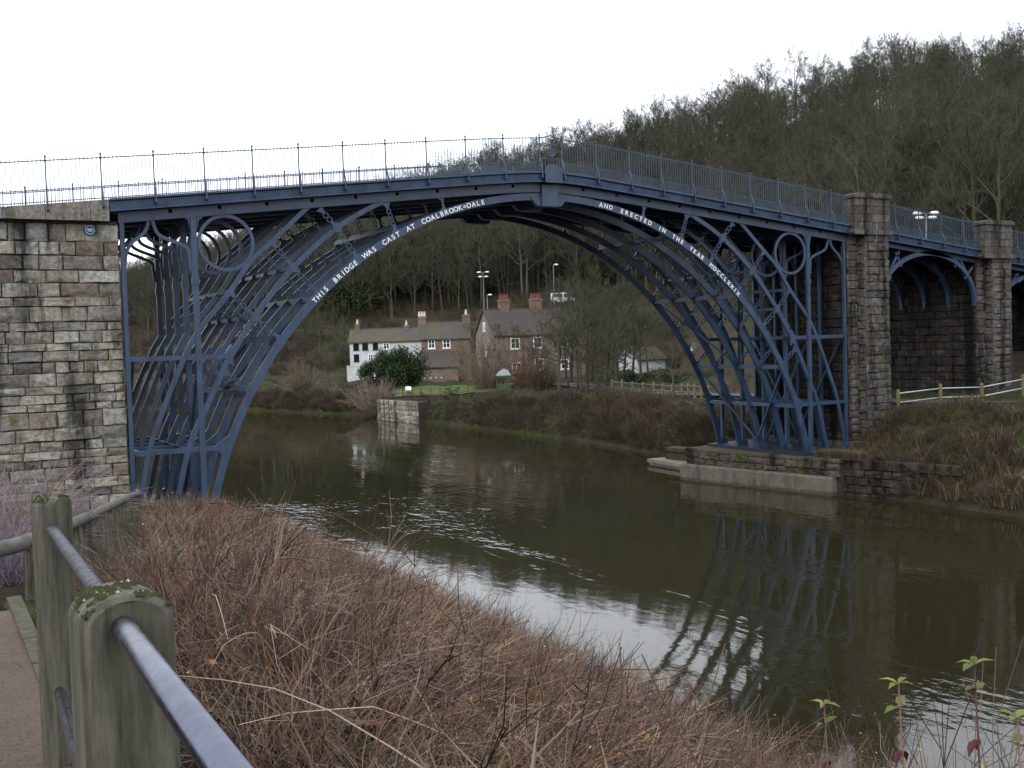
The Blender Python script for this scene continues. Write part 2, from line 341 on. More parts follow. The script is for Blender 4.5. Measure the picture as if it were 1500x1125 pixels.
def tpos(t, s):
    """point on the right-bank loft: t column 0..14 (far left..behind right), s row 0..10"""
    a = min(max(t*CS, 0), nc-1.001); b_ = min(max(s*6, 0), nr-1.001); i, j = int(a), int(b_); fa, fb = a-i, b_-j
    q = (grid[i, j]*(1-fa)+grid[i+1, j]*fa)*(1-fb)+(grid[i, j+1]*(1-fa)+grid[i+1, j+1]*fa)*fb
    return Vector(q)
# left bank: path, bramble slope, ground in front of the abutment
def xs(y): return interp(y, [-200, -45, -30, -12, -3, -1, 9, 14, 40, 80, 140, 300], [-9.5, -11.7, -12.1, -12.3, -13.6, -14.4, -14.4, -15.6, -20, -34, -70, -330])
def xf(y): return interp(y, [-200, -33, -18, -.5, 12, 300], [-24.72, -24.72, -21.2, -18.6, -19.5, -360 if False else -345])
def zf(y): return interp(y, [-200, -60, -33, -25, -18, -12, -.5, 60, 300], [5.5, 4.7, 4.45, 3.1, 2.2, 1.5, .45, 2, 6])
def hl(x, y):
    a, f, z = xs(y), xf(y), zf(y); e = (a-x)/max(a-f, .5)
    if e < 0: return -2.3+e*3
    if e < 1: return -2.3+(z+2.3)*e**interp(y, [-40, -22, -9, -3], [1.06, 1.0, .75, .55])+hnoise(x, y, .8)*.10*min(1, e*6)*min(1, (1-e)*6)
    d = f-x
    if y > -33: return z+max(0, d-1.0)*.16*min(1, (y+33)/5)+(0 if d < 2 else hnoise(x, y, .5)*.12)
    return z if d < 3.0 else z+(d-3.0)*.22
ys = sorted(set([-200, -150, -110, -80, -60]+list(np.arange(-50, 12.01, .6))+list(range(14, 60, 4))+list(range(60, 301, 16))))
es = [-.6, -.25, -.08]+[i/16 for i in range(17)]+[1.03, 1.12, 1.25, 1.45, 1.7, 2, 2.5, 3.2, 4.5, 7, 12, 22]
mb = MB()
for y in ys:
    a, f = xs(y), xf(y)
    for e in es:
        x = a-(a-f)*e; mb.v.append((x, y, hl(x, y)))
n = len(es)
mb.f = [(i*n+j, i*n+j+1, (i+1)*n+j+1, (i+1)*n+j) for i in range(len(ys)-1) for j in range(n-1)]; mb.c = [(1, 1, 1)]*len(mb.f)
structure(mb.build('left_bank_ground', M['lbank'], None, True))
mb = MB(); mb.add([(-2500, -1500, WZ), (2500, -1500, WZ), (2500, 2500, WZ), (-2500, 2500, WZ)], [(0, 1, 2, 3)])
structure(mb.build('river_water', M['water']))
# brown footpath beside the camera, with a mossy kerb strip along the fence
mb = MB()
py = list(np.arange(-70, -32.4, 1.0))
for i, y in enumerate(py):
    for x in (-27.6, -24.60): mb.v.append((x, y, zf(y)+.02))
mb.f = [(2*i, 2*i+1, 2*i+3, 2*i+2) for i in range(len(py)-1)]; mb.c = [(1, 1, 1)]*len(mb.f)
structure(mb.build('footpath', M['path']))
kerb = structure(bpy.data.objects.new('path_kerb', None)); COL.objects.link(kerb)
kr = random.Random(4)
for k in range(26):
    y0 = -58.6+k*1.0; mb = MB(); mb.box((-24.60, y0+.01, zf(y0)-.1), (-24.50+kr.uniform(-.01, .01), y0+.985, zf(y0)+.03+kr.uniform(-.008, .008))); mb.build('kerb_stone', M['kerb'], kerb)
# riverside road on the far bank, going under the first land arch
mb = MB(); rp = ROADP
for i, p in enumerate(rp):
    d = rp[min(i+1, len(rp)-1)]-rp[max(i-1, 0)]; d = d/np.linalg.norm(d); nrm = np.array((-d[1], d[0]))
    z = road_z(p)
    for sgn in (1.9, -1.9): q = p+nrm*sgn; mb.v.append((q[0], q[1], z))
mb.f = [(2*i, 2*i+1, 2*i+3, 2*i+2) for i in range(len(rp)-1)]; mb.c = [(1, 1, 1)]*len(mb.f)
structure(mb.build('riverside_road', M['road']))
# lawn in front of the houses
mb = MB(); lw = [atz(575, 583, .45), atz(690, 583, .45), atz(700, 572, .6), atz(570, 572, .6)]
c0 = at(600, 570, 122); lawn = [(578, 583, 121), (722, 583, 116), (770, 573, 131), (578, 571, 139)]
pts = []
for px, pyy, dp in lawn: p = at(px, pyy, dp); pts.append((p.x, p.y))
g = 10
for i in range(g+1):
    for j in range(g+1):
        a = i/g; b_ = j/g; x = lerp(lerp(pts[0][0], pts[1][0], a), lerp(pts[3][0], pts[2][0], a), b_); y = lerp(lerp(pts[0][1], pts[1][1], a), lerp(pts[3][1], pts[2][1], a), b_)
        mb.v.append((x, y, gz(x, y)+.16))
mb.f = [(i*(g+1)+j, (i+1)*(g+1)+j, (i+1)*(g+1)+j+1, i*(g+1)+j+1) for i in range(g) for j in range(g)]; mb.c = [(1, 1, 1)]*len(mb.f)
structure(mb.build('lawn', M['lawn']))

# ------------------------------------------------------------------ the iron bridge
NF, FS = 5, 1.75
RISE, HS = 12.53, 15.3; RR = (HS*HS+RISE*RISE)/(2*RISE); ZC = RISE-RR; RD = .30
def deck(x): return 13.9-.11*math.sqrt(x*x+2.2)
def arc(x0, x1, n, r=RR):
    a0 = math.acos(x0/r); a1 = math.acos(x1/r); return [(r*math.cos(lerp(a0, a1, i/n)), ZC+r*math.sin(lerp(a0, a1, i/n))) for i in range(n+1)]
def smooth(pts, n=5):
    P = [np.array(p, float) for p in pts]; P = [2*P[0]-P[1]]+P+[2*P[-1]-P[-2]]; out = []
    for i in range(1, len(P)-2):
        for k in range(n):
            t_ = k/n; a, b_, c_, d = P[i-1:i+3]
            out.append(tuple(.5*((2*b_)+(c_-a)*t_+(2*a-5*b_+4*c_-d)*t_**2+(3*b_-a-3*c_+d)*t_**3)))
    out.append(tuple(P[-2])); return out
bridge = thing('iron_bridge', (0, 3.5, 0), 'blue-grey cast iron arch bridge with white lettering spanning the river', 'bridge')
I = M['iron']
MID = smooth([(16.85, .1), (16.22, 2.6), (15.35, 4.4), (14.72, 5.65), (13.47, 7.55), (11.87, 9.46), (9.95, 11.1), (8.05, 12.15), (7.3, 12.45)])
OUT = smooth([(18.2, .1), (17.68, 2.59), (17.1, 4.1), (16.36, 5.78), (15.72, 6.95), (14.42, 8.5), (13.6, 9.65), (12.7, 10.47), (11.3, 11.75), (10.95, 12.0)])
def frame_copies(name, mb, smooth_=False):
    me = mb.mesh(name, I, smooth_); out = []
    for f in range(NF): out.append(put(name, me, bridge, Matrix.Translation((0, f*FS, 0))))
    return out
def brace(p, q, rings=True):
    mb = MB(); p = Vector((p[0], p[1])); q = Vector((q[0], q[1])); d = q-p; L = d.length; d /= L; n_ = Vector((-d.y, d.x))
    e = min(.26, L*.3)
    for o, s in ((p, 1), (q, -1)):
        poly = [o+n_*.2, o-n_*.2, o+d*s*e*.55-n_*.075, o+d*s*e-n_*.06, o+d*s*e+n_*.06, o+d*s*e*.55+n_*.075]
        mb.prism([tuple(x) for x in poly], .055, .135)
    a = p+d*e; b_ = q-d*e; Lm = (b_-a).length
    if rings and Lm > .15:
        k = max(1, round(Lm/.20)); r = Lm/k/2
        for i in range(k): c_ = a+d*r*(2*i+1); mb.ring(c_.x, c_.y, r*.95, .038, .065, .125, 10)
    else: mb.strip([tuple(a-d*.02), tuple(b_+d*.02)], .1, .05, .13, True)
    return mb
def in_at(x, r=RR+RD*.9): return (x, ZC+math.sqrt(r*r-x*x))
inner = MB(); inner.strip(arc(HS, -HS, 72), -RD, .03, .16); inner_parts = frame_copies('inner_rib', inner)
for s in (1, -1):
    S = lambda pts: [(s*x, z) for x, z in pts]
    mb = MB(); mb.strip(S(MID), .20, .04, .15, True); frame_copies('middle_rib', mb)
    mb = MB(); mb.strip(S(OUT), .18, .045, .145, True); frame_copies('outer_rib', mb)
    # main post with a foot and a bracketed capital
    x = 15.72; zt = deck(x)-.55
    mb = MB(); mb.box((s*x-.105, .02, 0), (s*x+.105, .17, zt)); mb.box((s*x-.22, -.05, 0), (s*x+.22, .25, .28))
    for zz in (2.5, 6.0, 8.9): mb.box((s*x-.135, .0, zz-.15), (s*x+.135, .19, zz+.15))
    for q in (-1, 1): mb.prism([(s*x+q*.13, zt), (s*x+q*.62, zt), (s*x+q*.42, zt-.12), (s*x+q*.36, zt-.32), (s*x+q*.2, zt-.42), (s*x+q*.13, zt-.8)], .03, .17)
    frame_copies('post', mb)
    x = 18.30; mb = MB(); mb.box((s*x-.08, .02, 0), (s*x+.08, .16, deck(x)-.55)); mb.box((s*x-.2, -.04, 0), (s*x+.125, .24, .25)); frame_copies('abutment_post', mb)
    og = [(18.25, 9.4), (18.18, 9.9), (17.98, 10.28), (17.65, 10.55), (17.42, 10.84), (17.31, 11.30)]
    mb = MB(); mb.strip(S(smooth(og)), .12, .05, .14, True)
    mb.strip(S(smooth([(2*17.27-a-(.02 if i else 0)*0, b_) if a < 17.9 else (15.86+(18.25-a)*.6, b_-.1) for i, (a, b_) in enumerate(og)])), .12, .051, .139, True); frame_copies('ogee', mb)
    mb = MB(); mb.ring(s*14.5, 10.36, 1.03, .13, .05, .14, 36); frame_copies('spandrel_ring', mb)
    mb = MB(); mb.box((min(s*14.45, s*18.22), .05, 5.92), (max(s*14.45, s*18.22), .14, 6.10))
    mb.prism(S([(14.42, 5.6), (14.42, 6.5), (14.7, 6.12), (15.0, 6.02), (14.7, 5.92)]), .045, .145); frame_copies('tie_beam', mb)
    mb = MB(); mb.box((min(s*14.95, s*18.22), .05, 2.42), (max(s*14.95, s*18.22), .14, 2.60))
    mb.prism(S([(14.92, 2.05), (14.62, 3.05), (15.1, 2.68), (15.4, 2.53), (15.1, 2.38)]), .045, .145); frame_copies('tie_beam', mb)
    BR = [((10.72, deck(10.7)-.9), (10.06, 11.1)), ((10.0, 10.98), in_at(9.2)), ((12.72, 10.42), (11.93, 9.48)), ((11.85, 9.36), in_at(10.92)), ((14.42, 8.46), (13.54, 7.55)),
          ((13.46, 7.44), in_at(12.55)), ((14.74, 5.42), in_at(13.85)), ((7.85, deck(7.85)-.9), in_at(7.45)), ((15.62, 8.9), (15.0, 9.4))]
    for a, b_ in BR[:8]: frame_copies('radial_brace', brace(*S([a, b_])))
    frame_copies('radial_brace', brace(*S([(5.3, deck(5.3)-.85), in_at(5.2)]), False))
    # bosses where braces cross the middle rib
    for cx, cz in ((10.03, 11.04), (11.89, 9.42), (13.5, 7.5)):
        mb = MB(); mb.prism(S([(cx+.27*math.cos(a*math.pi/4+.78)*(1 if a % 2 == 0 else .62), cz+.27*math.sin(a*math.pi/4+.78)*(1 if a % 2 == 0 else .62)) for a in range(8)]), .02, .17)
        frame_copies('boss', mb)
    # cross members joining the five frames
    YB = (NF-1)*FS
    for (x, z, hh) in ((7.5, 11.15, .2), (11.0, 8.22, .22), (13.9, 4.52, .22), (14.75, 2.45, .18), (13.5, 7.5, .14), (11.9, 9.42, .14), (16.3, 2.5, .14), (15.72, 6.0, .16), (18.0, 2.5, .12), (14.42, 8.5, .14)):
        mb = MB(); mb.box((s*x-.09, .1, z-hh/2), (s*x+.09, YB+.1, z+hh/2)); mb.build('cross_beam', I, bridge)
    for (xa, za, xb, zb) in ((13.9, 4.5, 15.1, .5), (11.0, 8.3, 13.9, 4.6), (15.72, 6, 15.72, .4), (18.1, 6, 18.1, .6)):
        for ya, yb in ((.1, YB/2), (YB, YB/2+.1)):
            mb = MB(); mb.bar((s*xa, ya, za), (s*xb, yb, zb), .09, .11); mb.build('diagonal_brace', I, bridge)
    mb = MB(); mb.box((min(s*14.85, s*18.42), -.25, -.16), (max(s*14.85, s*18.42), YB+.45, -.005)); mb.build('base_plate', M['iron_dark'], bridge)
# crown keystone castings
mb = MB(); mb.prism([(-.95, 12.62), (-.62, 12.26), (.62, 12.26), (.95, 12.62)], -.02, .21); mb.box((-.42, -.1, 12.24), (.42, .3, 13.2)); frame_copies('keystone', mb)
# lettering: raised white capitals riding on the face of the nearest rib
def lettering(text, a_from, a_to, size=.205):
    cu = bpy.data.curves.new('lettering', 'FONT'); cu.size = size*1.42; cu.offset = .004; mb = MB(); glyphs = {}
    adv = []
    for ch in text: adv.append(.16 if ch == ' ' else .20 if ch in 'IY=' else .24)
    tot = sum(adv)
    pos = 0; r = RR+(RD-size)/2
    for ch, a in zip(text, adv):
        th = lerp(a_from, a_to, (pos+a/2)/tot); pos += a
        if ch == ' ': continue
        if ch not in glyphs:
            cu.body = ch; ob = bpy.data.objects.new('g', cu); COL.objects.link(ob); bpy.context.view_layer.update()
            me = ob.evaluated_get(bpy.context.evaluated_depsgraph_get()).to_mesh()
            glyphs[ch] = ([tuple(v_.co) for v_ in me.vertices], [tuple(p.vertices) for p in me.polygons]); bpy.data.objects.remove(ob)
        vs, fs = glyphs[ch]; wx = max(v_[0] for v_ in vs); w0 = min(v_[0] for v_ in vs)
        tx, tz = math.sin(th), -math.cos(th); nx, nz = math.cos(th), math.sin(th)
        for yy, off in ((.016, 0), ):
            q = [((r+v_[1])*nx+(v_[0]-(wx+w0)/2)*tx, yy, ZC+(r+v_[1])*nz+(v_[0]-(wx+w0)/2)*tz) for v_ in vs]
            o = len(mb.v); k = len(q); mb.v += q+[(a_, .031, c_) for a_, b__, c_ in q]
            ed = {}
            for f in fs:
                mb.f.append(tuple(i+o for i in f)); mb.c.append((1, 1, 1))
                for i in range(len(f)): e = (f[i], f[(i+1) % len(f)]); ed[e] = 1
            for (i, j) in ed:
                if (j, i) not in ed: mb.f.append((i+o, j+o, j+o+k, i+o+k)); mb.c.append((1, 1, 1))
    return mb
def ang(x): return math.acos(x/RR)
lt = lettering('THIS  BRIDGE  WAS  CAST  AT  COALBROOK=DALE', ang(-11.05), ang(-3.2)).build('lettering', M['letter'], inner_parts[0]); stuff(lt); lt['label'] = 'white raised capitals naming where the bridge was cast'
lt = lettering('AND  ERECTED  IN  THE  YEAR  MDCCLXXIX', ang(2.65), ang(10.9)).build('lettering', M['letter'], inner_parts[0]); stuff(lt); lt['label'] = 'white raised capitals giving the year of erection'
# deck, fascia, beams
X0, X1 = -46, 62
def along(profile, xa, xb, n, name, mat, dz=0):
    mb = MB(); k = len(profile)
    for i in range(n+1):
        x = lerp(xa, xb, i/n)
        for y, z in profile: mb.v.append((x, y, deck(x)+z+dz))
    mb.f = [(i*k+j, i*k+(j+1) % k, (i+1)*k+(j+1) % k, (i+1)*k+j) for i in range(n) for j in range(k)]+[tuple(range(k)), tuple(n*k+j for j in range(k))]
    mb.c = [(1, 1, 1)]*len(mb.f); return mb.build(name, mat, bridge)
YM = (NF-1)*FS+.2
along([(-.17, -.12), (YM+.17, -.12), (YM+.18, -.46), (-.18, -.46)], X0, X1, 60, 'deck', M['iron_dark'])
for f in range(NF):
    along([(f*FS, -.47), (f*FS+.2, -.47), (f*FS+.2, -.86), (f*FS, -.86)], -18.42, 18.42, 40, 'bearer', I)
for k in range(-9, 10):
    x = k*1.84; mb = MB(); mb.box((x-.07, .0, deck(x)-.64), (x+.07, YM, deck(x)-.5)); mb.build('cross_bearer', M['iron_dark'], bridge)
W0, SP = 1.158, 1.84; SEAM = -18.75
posts = [-W0/2-SP*k for k in range(13, -1, -1)]+[W0/2+SP*k for k in range(0, 10)]
def pan(side):   # section of the fascia, outward = -y for the front
    pr = [(-.44, .0), (-.44, -.07), (-.34, -.12), (-.31, -.38), (-.37, -.42), (-.37, -.46), (-.19, -.46), (-.19, .0)]
    return pr if side == 0 else [(YM-y, z) for y, z in pr]
land = [21.95+SP*k for k in range(4)]; land2 = [32.3+SP*k for k in range(8)]
segs = [(posts[i], posts[i+1]) for i in range(len(posts)-1)]+[(posts[-1], 18.62)]+[(21.0, land[0])]+[(land[i], land[i+1]) for i in range(3)]+[(land[3], 28.9)]+[(31.3, land2[0])]+[(land2[i], land2[i+1]) for i in range(7)]
for side in (0, 1):
    for a, b_ in segs:
        if a < -18: continue
        if side == 1 and (a < -24 or b_ > 44): continue
        along(pan(side), a+.006, b_-.006, 3, 'fascia_panel', I)
    along(pan(side), SEAM, posts[4]-.006, 2, 'fascia_panel', I)
    y_r = -.26 if side == 0 else YM+.26; o_ = -1 if side == 0 else 1
    mbp = MB(); mbp.box((-.022, y_r-.022, -.1), (.022, y_r+.022, 1.56)); mbp.box((-.035, y_r-.035, 1.44), (.035, y_r+.035, 1.52))
    mbp.tube([(0, y_r, 1.56), (0, y_r, 1.60), (0, y_r, 1.64), (0, y_r, 1.70)], [.015, .04, .04, .008], 6)
    st = smooth([(y_r, .62), (y_r+o_*.05, .5), (y_r+o_*.17, .2), (y_r+o_*.2, .0), (y_r+o_*.2, -.2)], 3)
    for i in range(len(st)-1): mbp.bar((0, *st[i]), (0, *st[i+1]), .05, .05, (1, 0, 0))
    mbp.tube([(-.03, y_r+o_*.16, -.25), (.03, y_r+o_*.16, -.25)], .09, 10)
    pm = mbp.mesh('railing_post', I)
    allp = posts+land+land2
    for x in allp: put('railing_post', pm, bridge, Matrix.Translation((x, 0, deck(x))))
    for a, b_ in segs:
        if a == -W0/2: continue
        mb = MB(); n = max(2, round((b_-a)/.145))
        for i in range(1, n):
            x = lerp(a, b_, i/n); z = deck(x); mb.box((x-.009, y_r-.009, z-.02), (x+.009, y_r+.009, z+1.53))
            mb.add([(x-.016, y_r, z+1.53), (x, y_r-.016, z+1.53), (x+.016, y_r, z+1.53), (x, y_r+.016, z+1.53), (x, y_r, z+1.61)], [(0, 1, 4), (1, 2, 4), (2, 3, 4), (3, 0, 4)])
        for i in range(n):
            x = lerp(a, b_, (i+.5)/n); z = deck(x); mb.box((x-.008, y_r-.008, z-.02), (x+.008, y_r+.008, z+.46))
        stuff(mb.build('balusters', I, bridge))
        for zz, hh in ((1.49, .035), (.42, .03), (.05, .03)):
            mb = MB(); mb.bar((a, y_r, deck(a)+zz), (b_, y_r, deck(b_)+zz), .04, hh); mb.build('rail', I, bridge)
# centre panel over the crown: frame, sunburst and hood, with a rounded cresting plate on the fascia
mb = MB(); zc = deck(0)
mb.strip(smooth([(-W0/2, zc+1.5), (-.3, zc+1.53), (0, zc+1.60), (.3, zc+1.53), (W0/2, zc+1.5)]), .05, -.29, -.24, True)
mb.strip([(.42*math.cos(a/12*math.pi), zc+.92+.3*math.sin(a/12*math.pi)) for a in range(13)], .04, -.285, -.245, True)
for sx in (-1, 1): mb.strip(smooth([(sx*.42, zc+.92), (sx*.5, zc+.88), (sx*.57, zc+.95)]), .04, -.285, -.245, True)
for k in range(1, 8):
    a = k*math.pi/8; mb.bar((.08*math.cos(a), -.265, zc+.62+.08*math.sin(a)), (.36*math.cos(a), -.265, zc+.82+.3*math.sin(a)), .025, .025, (0, 1, 0))
mb.ring(0, zc+1.05, .05, .03, -.285, -.245, 10); mb.bar((-W0/2, -.265, zc+.6), (W0/2, -.265, zc+.6), .03, .03); mb.bar((-W0/2, -.265, zc+.06), (W0/2, -.265, zc+.06), .03, .03)
for k in range(1, 8): x = lerp(-W0/2, W0/2, k/8); mb.box((x-.009, -.274, zc), (x+.009, -.256, zc+.6))
mb.build('centre_railing_panel', I, bridge)
mb = MB(); mb.prism([(-.45, zc-.5), (.45, zc-.5), (.45, zc+.02)]+[(.40*math.cos(a*math.pi/10), zc+.05+.28*math.sin(a*math.pi/10)) for a in range(11)]+[(-.45, zc+.02)], -.49, -.445); mb.build('crown_plate', I, bridge)
# land arches on the far bank
for xa, xb in ((21.1, 28.8), (31.3, 39.0)):
    cx = (xa+xb)/2; hs = (xb-xa)/2-.05; zs, zt = 7.5, deck(cx)-.52; ri = zt-.25-zs
    pts = [(cx+hs*math.cos(a/24*math.pi), zs+ri*math.sin(a/24*math.pi)**.9) for a in range(25)]
    lb = MB(); lb.strip(pts, -.24, 0, .2)
    for q in (-1, 1):
        for (u0, w0_, u1, w1_) in ((.97, .45, .62, 1.02), (.98, .78, .80, .55), (.70, 1.0, .58, .78)):
            f = lambda u, w_: (cx+q*hs*u, zs+ri*w_*(1.05 if w_ > .9 else 1))
            lb.strip([f(u0, w0_), f(u1, w1_)], .13, .05, .15, True)
    me = lb.mesh('land_arch_rib', I)
    for f in range(NF): put('land_arch_rib', me, bridge, Matrix.Translation((0, f*FS, 0)))
    for f in (0, NF-1): along([(f*FS, -.47), (f*FS+.2, -.47), (f*FS+.2, -.72), (f*FS, -.72)], xa-.2, xb+.2, 8, 'bearer', I)

# ------------------------------------------------------------------ masonry
sv = random.Random(7); STONE_VARS = {}
def stone_vars(mat):
    if mat.name in STONE_VARS: return STONE_VARS[mat.name]
    out = []
    for k in range(10):
        mb = MB(); vs = []
        J = lambda a: sv.uniform(-a, a)
        for y, ins in ((.5, 0), (-.3, 0), (-.5, .05)):
            for x, z in ((-.5, -.5), (0, -.5), (.5, -.5), (.5, 0), (.5, .5), (0, .5), (-.5, .5), (-.5, 0)):
                sx = x*(1-2*ins)+(J(.03) if ins else J(.01)); sz = z*(1-2*ins*1.3)+(J(.06) if ins else J(.02)); vs.append((sx, y+(J(.2) if ins else 0), sz))
        vs.append((J(.1), -.62+J(.1), J(.1)))
        fs = [(i, (i+1) % 8, 8+(i+1) % 8, 8+i) for i in range(8)]+[(8+i, 8+(i+1) % 8, 16+(i+1) % 8, 16+i) for i in range(8)]+[(16+i, 16+(i+1) % 8, 24) for i in range(8)]
        mb.add(vs, fs); out.append(mb.mesh('stone_block', mat))
    STONE_VARS[mat.name] = out; return out
def stone_wall(parent, O, U, width, z0, z1, mat, ch=(.36, .56), bw=(.5, 1.2), rnd=None, top=None, depth=.22, joined=False):
    """courses of individual blocks on the plane through O spanned by U and Z; outward normal is U x Z turned to the viewer's side"""
    rnd = rnd or random.Random(1); U = Vector(U).normalized(); Nn = Vector((U.y, -U.x, 0)); me = stone_vars(mat); z = z0; jm = MB()
    while z < z1-.05:
        h = min(rnd.uniform(*ch), z1-z);  h = z1-z if z1-z-h < .2 else h
        x = 0.0
        while x < width-.01:
            w_ = rnd.uniform(*bw);  w_ = width-x if width-x-w_ < bw[0]*.6 else w_
            c_ = Vector(O)+U*(x+w_/2)+Vector((0, 0, z+h/2))-Nn*(depth/2-.03+rnd.uniform(-.045, .04)); R3 = Matrix((U, -Nn, Vector((0, 0, 1)))).transposed().to_4x4()
            mt = Matrix.Translation(c_) @ R3 @ Matrix.Rotation(rnd.uniform(-.012, .012), 4, 'Y') @ Matrix.Diagonal((w_-rnd.uniform(.012, .035), depth, h-rnd.uniform(.012, .035), 1))
            if joined:
                q = me[rnd.randrange(10)]; jm.add([mt @ v_.co for v_ in q.vertices], [tuple(p.vertices) for p in q.polygons])
            else: put('stone_block', me[rnd.randrange(10)], parent, mt)
            x += w_
        z += h
    if joined: stuff(jm.build('stone_blocks', mat, parent))
ab = thing('stone_abutment', (-30, 3.5, 0), 'tall weathered sandstone abutment carrying the near end of the bridge', 'abutment')
mb = MB(); mb.box((-46, .12, -1), (-18.58, 7.1, 11.0)); mb.build('core', M['mortar'], ab)
stone_wall(ab, (-23.9, 0, 0), (1, 0, 0), 5.45, .2, 10.95, M['stone'], (.26, .62), (.42, 1.35), rnd=random.Random(11))
stone_wall(ab, (-46, 0, 0), (1, 0, 0), 22.08, .2, 10.95, M['stone'], rnd=random.Random(12), joined=True)
stone_wall(ab, (-18.46, 0.05, 0), (0, 1, 0), 7.1, -1.5, 10.95, M['stone_pier'], rnd=random.Random(13), joined=True)
# coping course: long stones, slightly proud, and the parapet base under the railing
rn = random.Random(5); x = -46.0
while x < -18.9:
    w_ = min(rn.uniform(1.0, 1.9), -18.77-x); y0_ = -.36-rn.uniform(0, .03)
    if w_ < .15: break
    for yy0, yy1 in ((y0_, .3), (6.9, 7.56)):
        mb = MB(); mb.prism([(x+.01, 11.02), (x+w_-.01, 11.02), (x+w_-.01, deck(x+w_)-.03), (x+.01, deck(x)-.03)], yy0, yy1); mb.build('coping_stone', M['stone'], ab)
    x += w_
mb = MB(); mb.box((-46, -.1, 10.94), (-18.5, .2, 11.03)); mb.build('bed_course', M['mortar'], ab)
mb = MB(); mb.tube([(-19.42, -.075, 10.72), (-19.42, -.03, 10.72)], .2, 20); pq = mb.build('plaque', M['plaque'], ab); pq['label'] = 'round blue plaque'
mb = MB(); mb.ring(-19.42, 10.72, .15, .012, -.082, -.074, 20); mb.bar((-19.52, -.079, 10.74), (-19.32, -.079, 10.74), .006, .03, (0, 0, 1)); mb.bar((-19.5, -.079, 10.68), (-19.34, -.079, 10.68), .006, .02, (0, 0, 1)); mb.build('plaque_print', M['letter'], pq)

def pier(x0, x1, label, seed, left_detail):
    p = thing('bridge_pier', ((x0+x1)/2, 3.5, 0), label, 'pier', 'stone piers of the far bank'); rnd = random.Random(seed)
    zt = deck(x0)-.5; mb = MB(); mb.box((x0+.12, .12, -1.2), (x1-.12, 7.1, zt)); mb.build('core', M['mortar'], p)
    stone_wall(p, (x0, 7.2, 0), (0, -1, 0), 7.2, .0, zt, M['stone_darker'], (.4, .5), (.6, 1.2), rnd, joined=not left_detail)
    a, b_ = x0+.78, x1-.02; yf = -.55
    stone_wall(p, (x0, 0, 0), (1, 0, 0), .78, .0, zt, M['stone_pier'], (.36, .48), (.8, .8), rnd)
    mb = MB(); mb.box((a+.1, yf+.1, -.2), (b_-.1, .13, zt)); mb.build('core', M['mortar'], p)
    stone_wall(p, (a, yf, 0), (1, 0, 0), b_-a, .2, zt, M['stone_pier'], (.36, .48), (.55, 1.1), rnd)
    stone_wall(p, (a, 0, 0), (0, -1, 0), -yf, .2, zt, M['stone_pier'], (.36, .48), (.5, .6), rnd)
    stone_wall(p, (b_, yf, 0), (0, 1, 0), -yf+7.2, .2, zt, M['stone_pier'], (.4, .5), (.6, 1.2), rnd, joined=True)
    for yy0, yy1 in ((yf-.1, .1), (7.1, 7.85)):
        mb = MB(); mb.prism([(x0-.1, zt), (x1+.1, zt), (x1+.18, zt+.12), (x1+.18, zt+.26), (x0-.18, zt+.26), (x0-.18, zt+.12)], yy0-.08, yy1); mb.build('string_course', M['stone_pier'], p)
        zc_ = zt+.26; rr = random.Random(seed+3)
        for k in range(4):
            for q in range(2):
                xa = lerp(x0-.02, x1+.02, q/2); xb = lerp(x0-.02, x1+.02, (q+1)/2)
                mb = MB(); mb.box((xa+.012, yy0+rr.uniform(-.02, .02), zc_+k*.42+.01), (xb-.012, yy1, zc_+k*.42+.41)); mb.build('parapet_block', M['stone_pier'], p)
        mb = MB(); mb.prism([(x0-.1, zc_+1.68), (x1+.1, zc_+1.68), (x1+.1, zc_+1.84), (x1-.2, zc_+1.93), (x0+.2, zc_+1.93), (x0-.1, zc_+1.84)], yy0-.1, yy1+.05); mb.build('cap_stone', M['stone_pier'], p)
    # plinth
    mb = MB(); mb.box((x0-.12, yf-.15, -1.5), (x1+.12, 7.3, .35 if x0 < 20 else 1.6)); mb.build('plinth', M['stone_quay'], p)
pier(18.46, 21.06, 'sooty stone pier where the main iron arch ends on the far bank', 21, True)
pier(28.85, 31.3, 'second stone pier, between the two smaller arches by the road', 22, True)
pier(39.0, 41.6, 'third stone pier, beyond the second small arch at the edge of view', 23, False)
# far quay under the rib feet: concrete toe, stone courses, top slab
q0, q1 = Vector((14.95, -2.2, 0)), Vector((13.4, 7.6, 0)); uq = (q0-q1).normalized(); Lq = (q0-q1).length; nq = Vector((uq.y, -uq.x, 0))
quay = thing('stone_quay', (15, 3, -3), 'low stone quay with a concrete toe under the far feet of the iron ribs', 'quay')
def qbox(d0, d1, z0, z1, a, b_, bev=.06):
    mb = MB(); pr = [(d0, z0), (d1, z0), (d1, z1), (d0+bev, z1), (d0, z1-bev)]
    vs = []
    for t_ in (a, b_):
        for d, z in pr: c_ = q1+uq*t_-nq*d; vs.append((c_.x, c_.y, z))
    n = len(pr); mb.add(vs, [tuple(range(n)), tuple(range(2*n-1, n-1, -1))]+[(i, i+n, (i+1) % n+n, (i+1) % n) for i in range(n)]); return mb
qbox(-.35, .6, -3.2, -1.05, -.2, Lq+.1, .1).build('concrete_toe', M['concrete'], quay)
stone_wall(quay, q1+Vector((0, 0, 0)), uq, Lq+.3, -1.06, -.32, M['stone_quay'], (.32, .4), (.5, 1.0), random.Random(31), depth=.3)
qbox(.14, 5.0, -3, -.33, 0, Lq+.3, .02).build('core', M['mortar'], quay)
qbox(-.04, 5.0, -.325, -.165, -.05, Lq+.35, .04).build('top_slab', M['stone_quay'], quay)
stone_wall(quay, (15.3, -1.9, 0), (.25, -1, 0), 6.5, -2.6, -.15, M['stone_shaded'], (.3, .42), (.5, 1.0), random.Random(33), depth=.3)
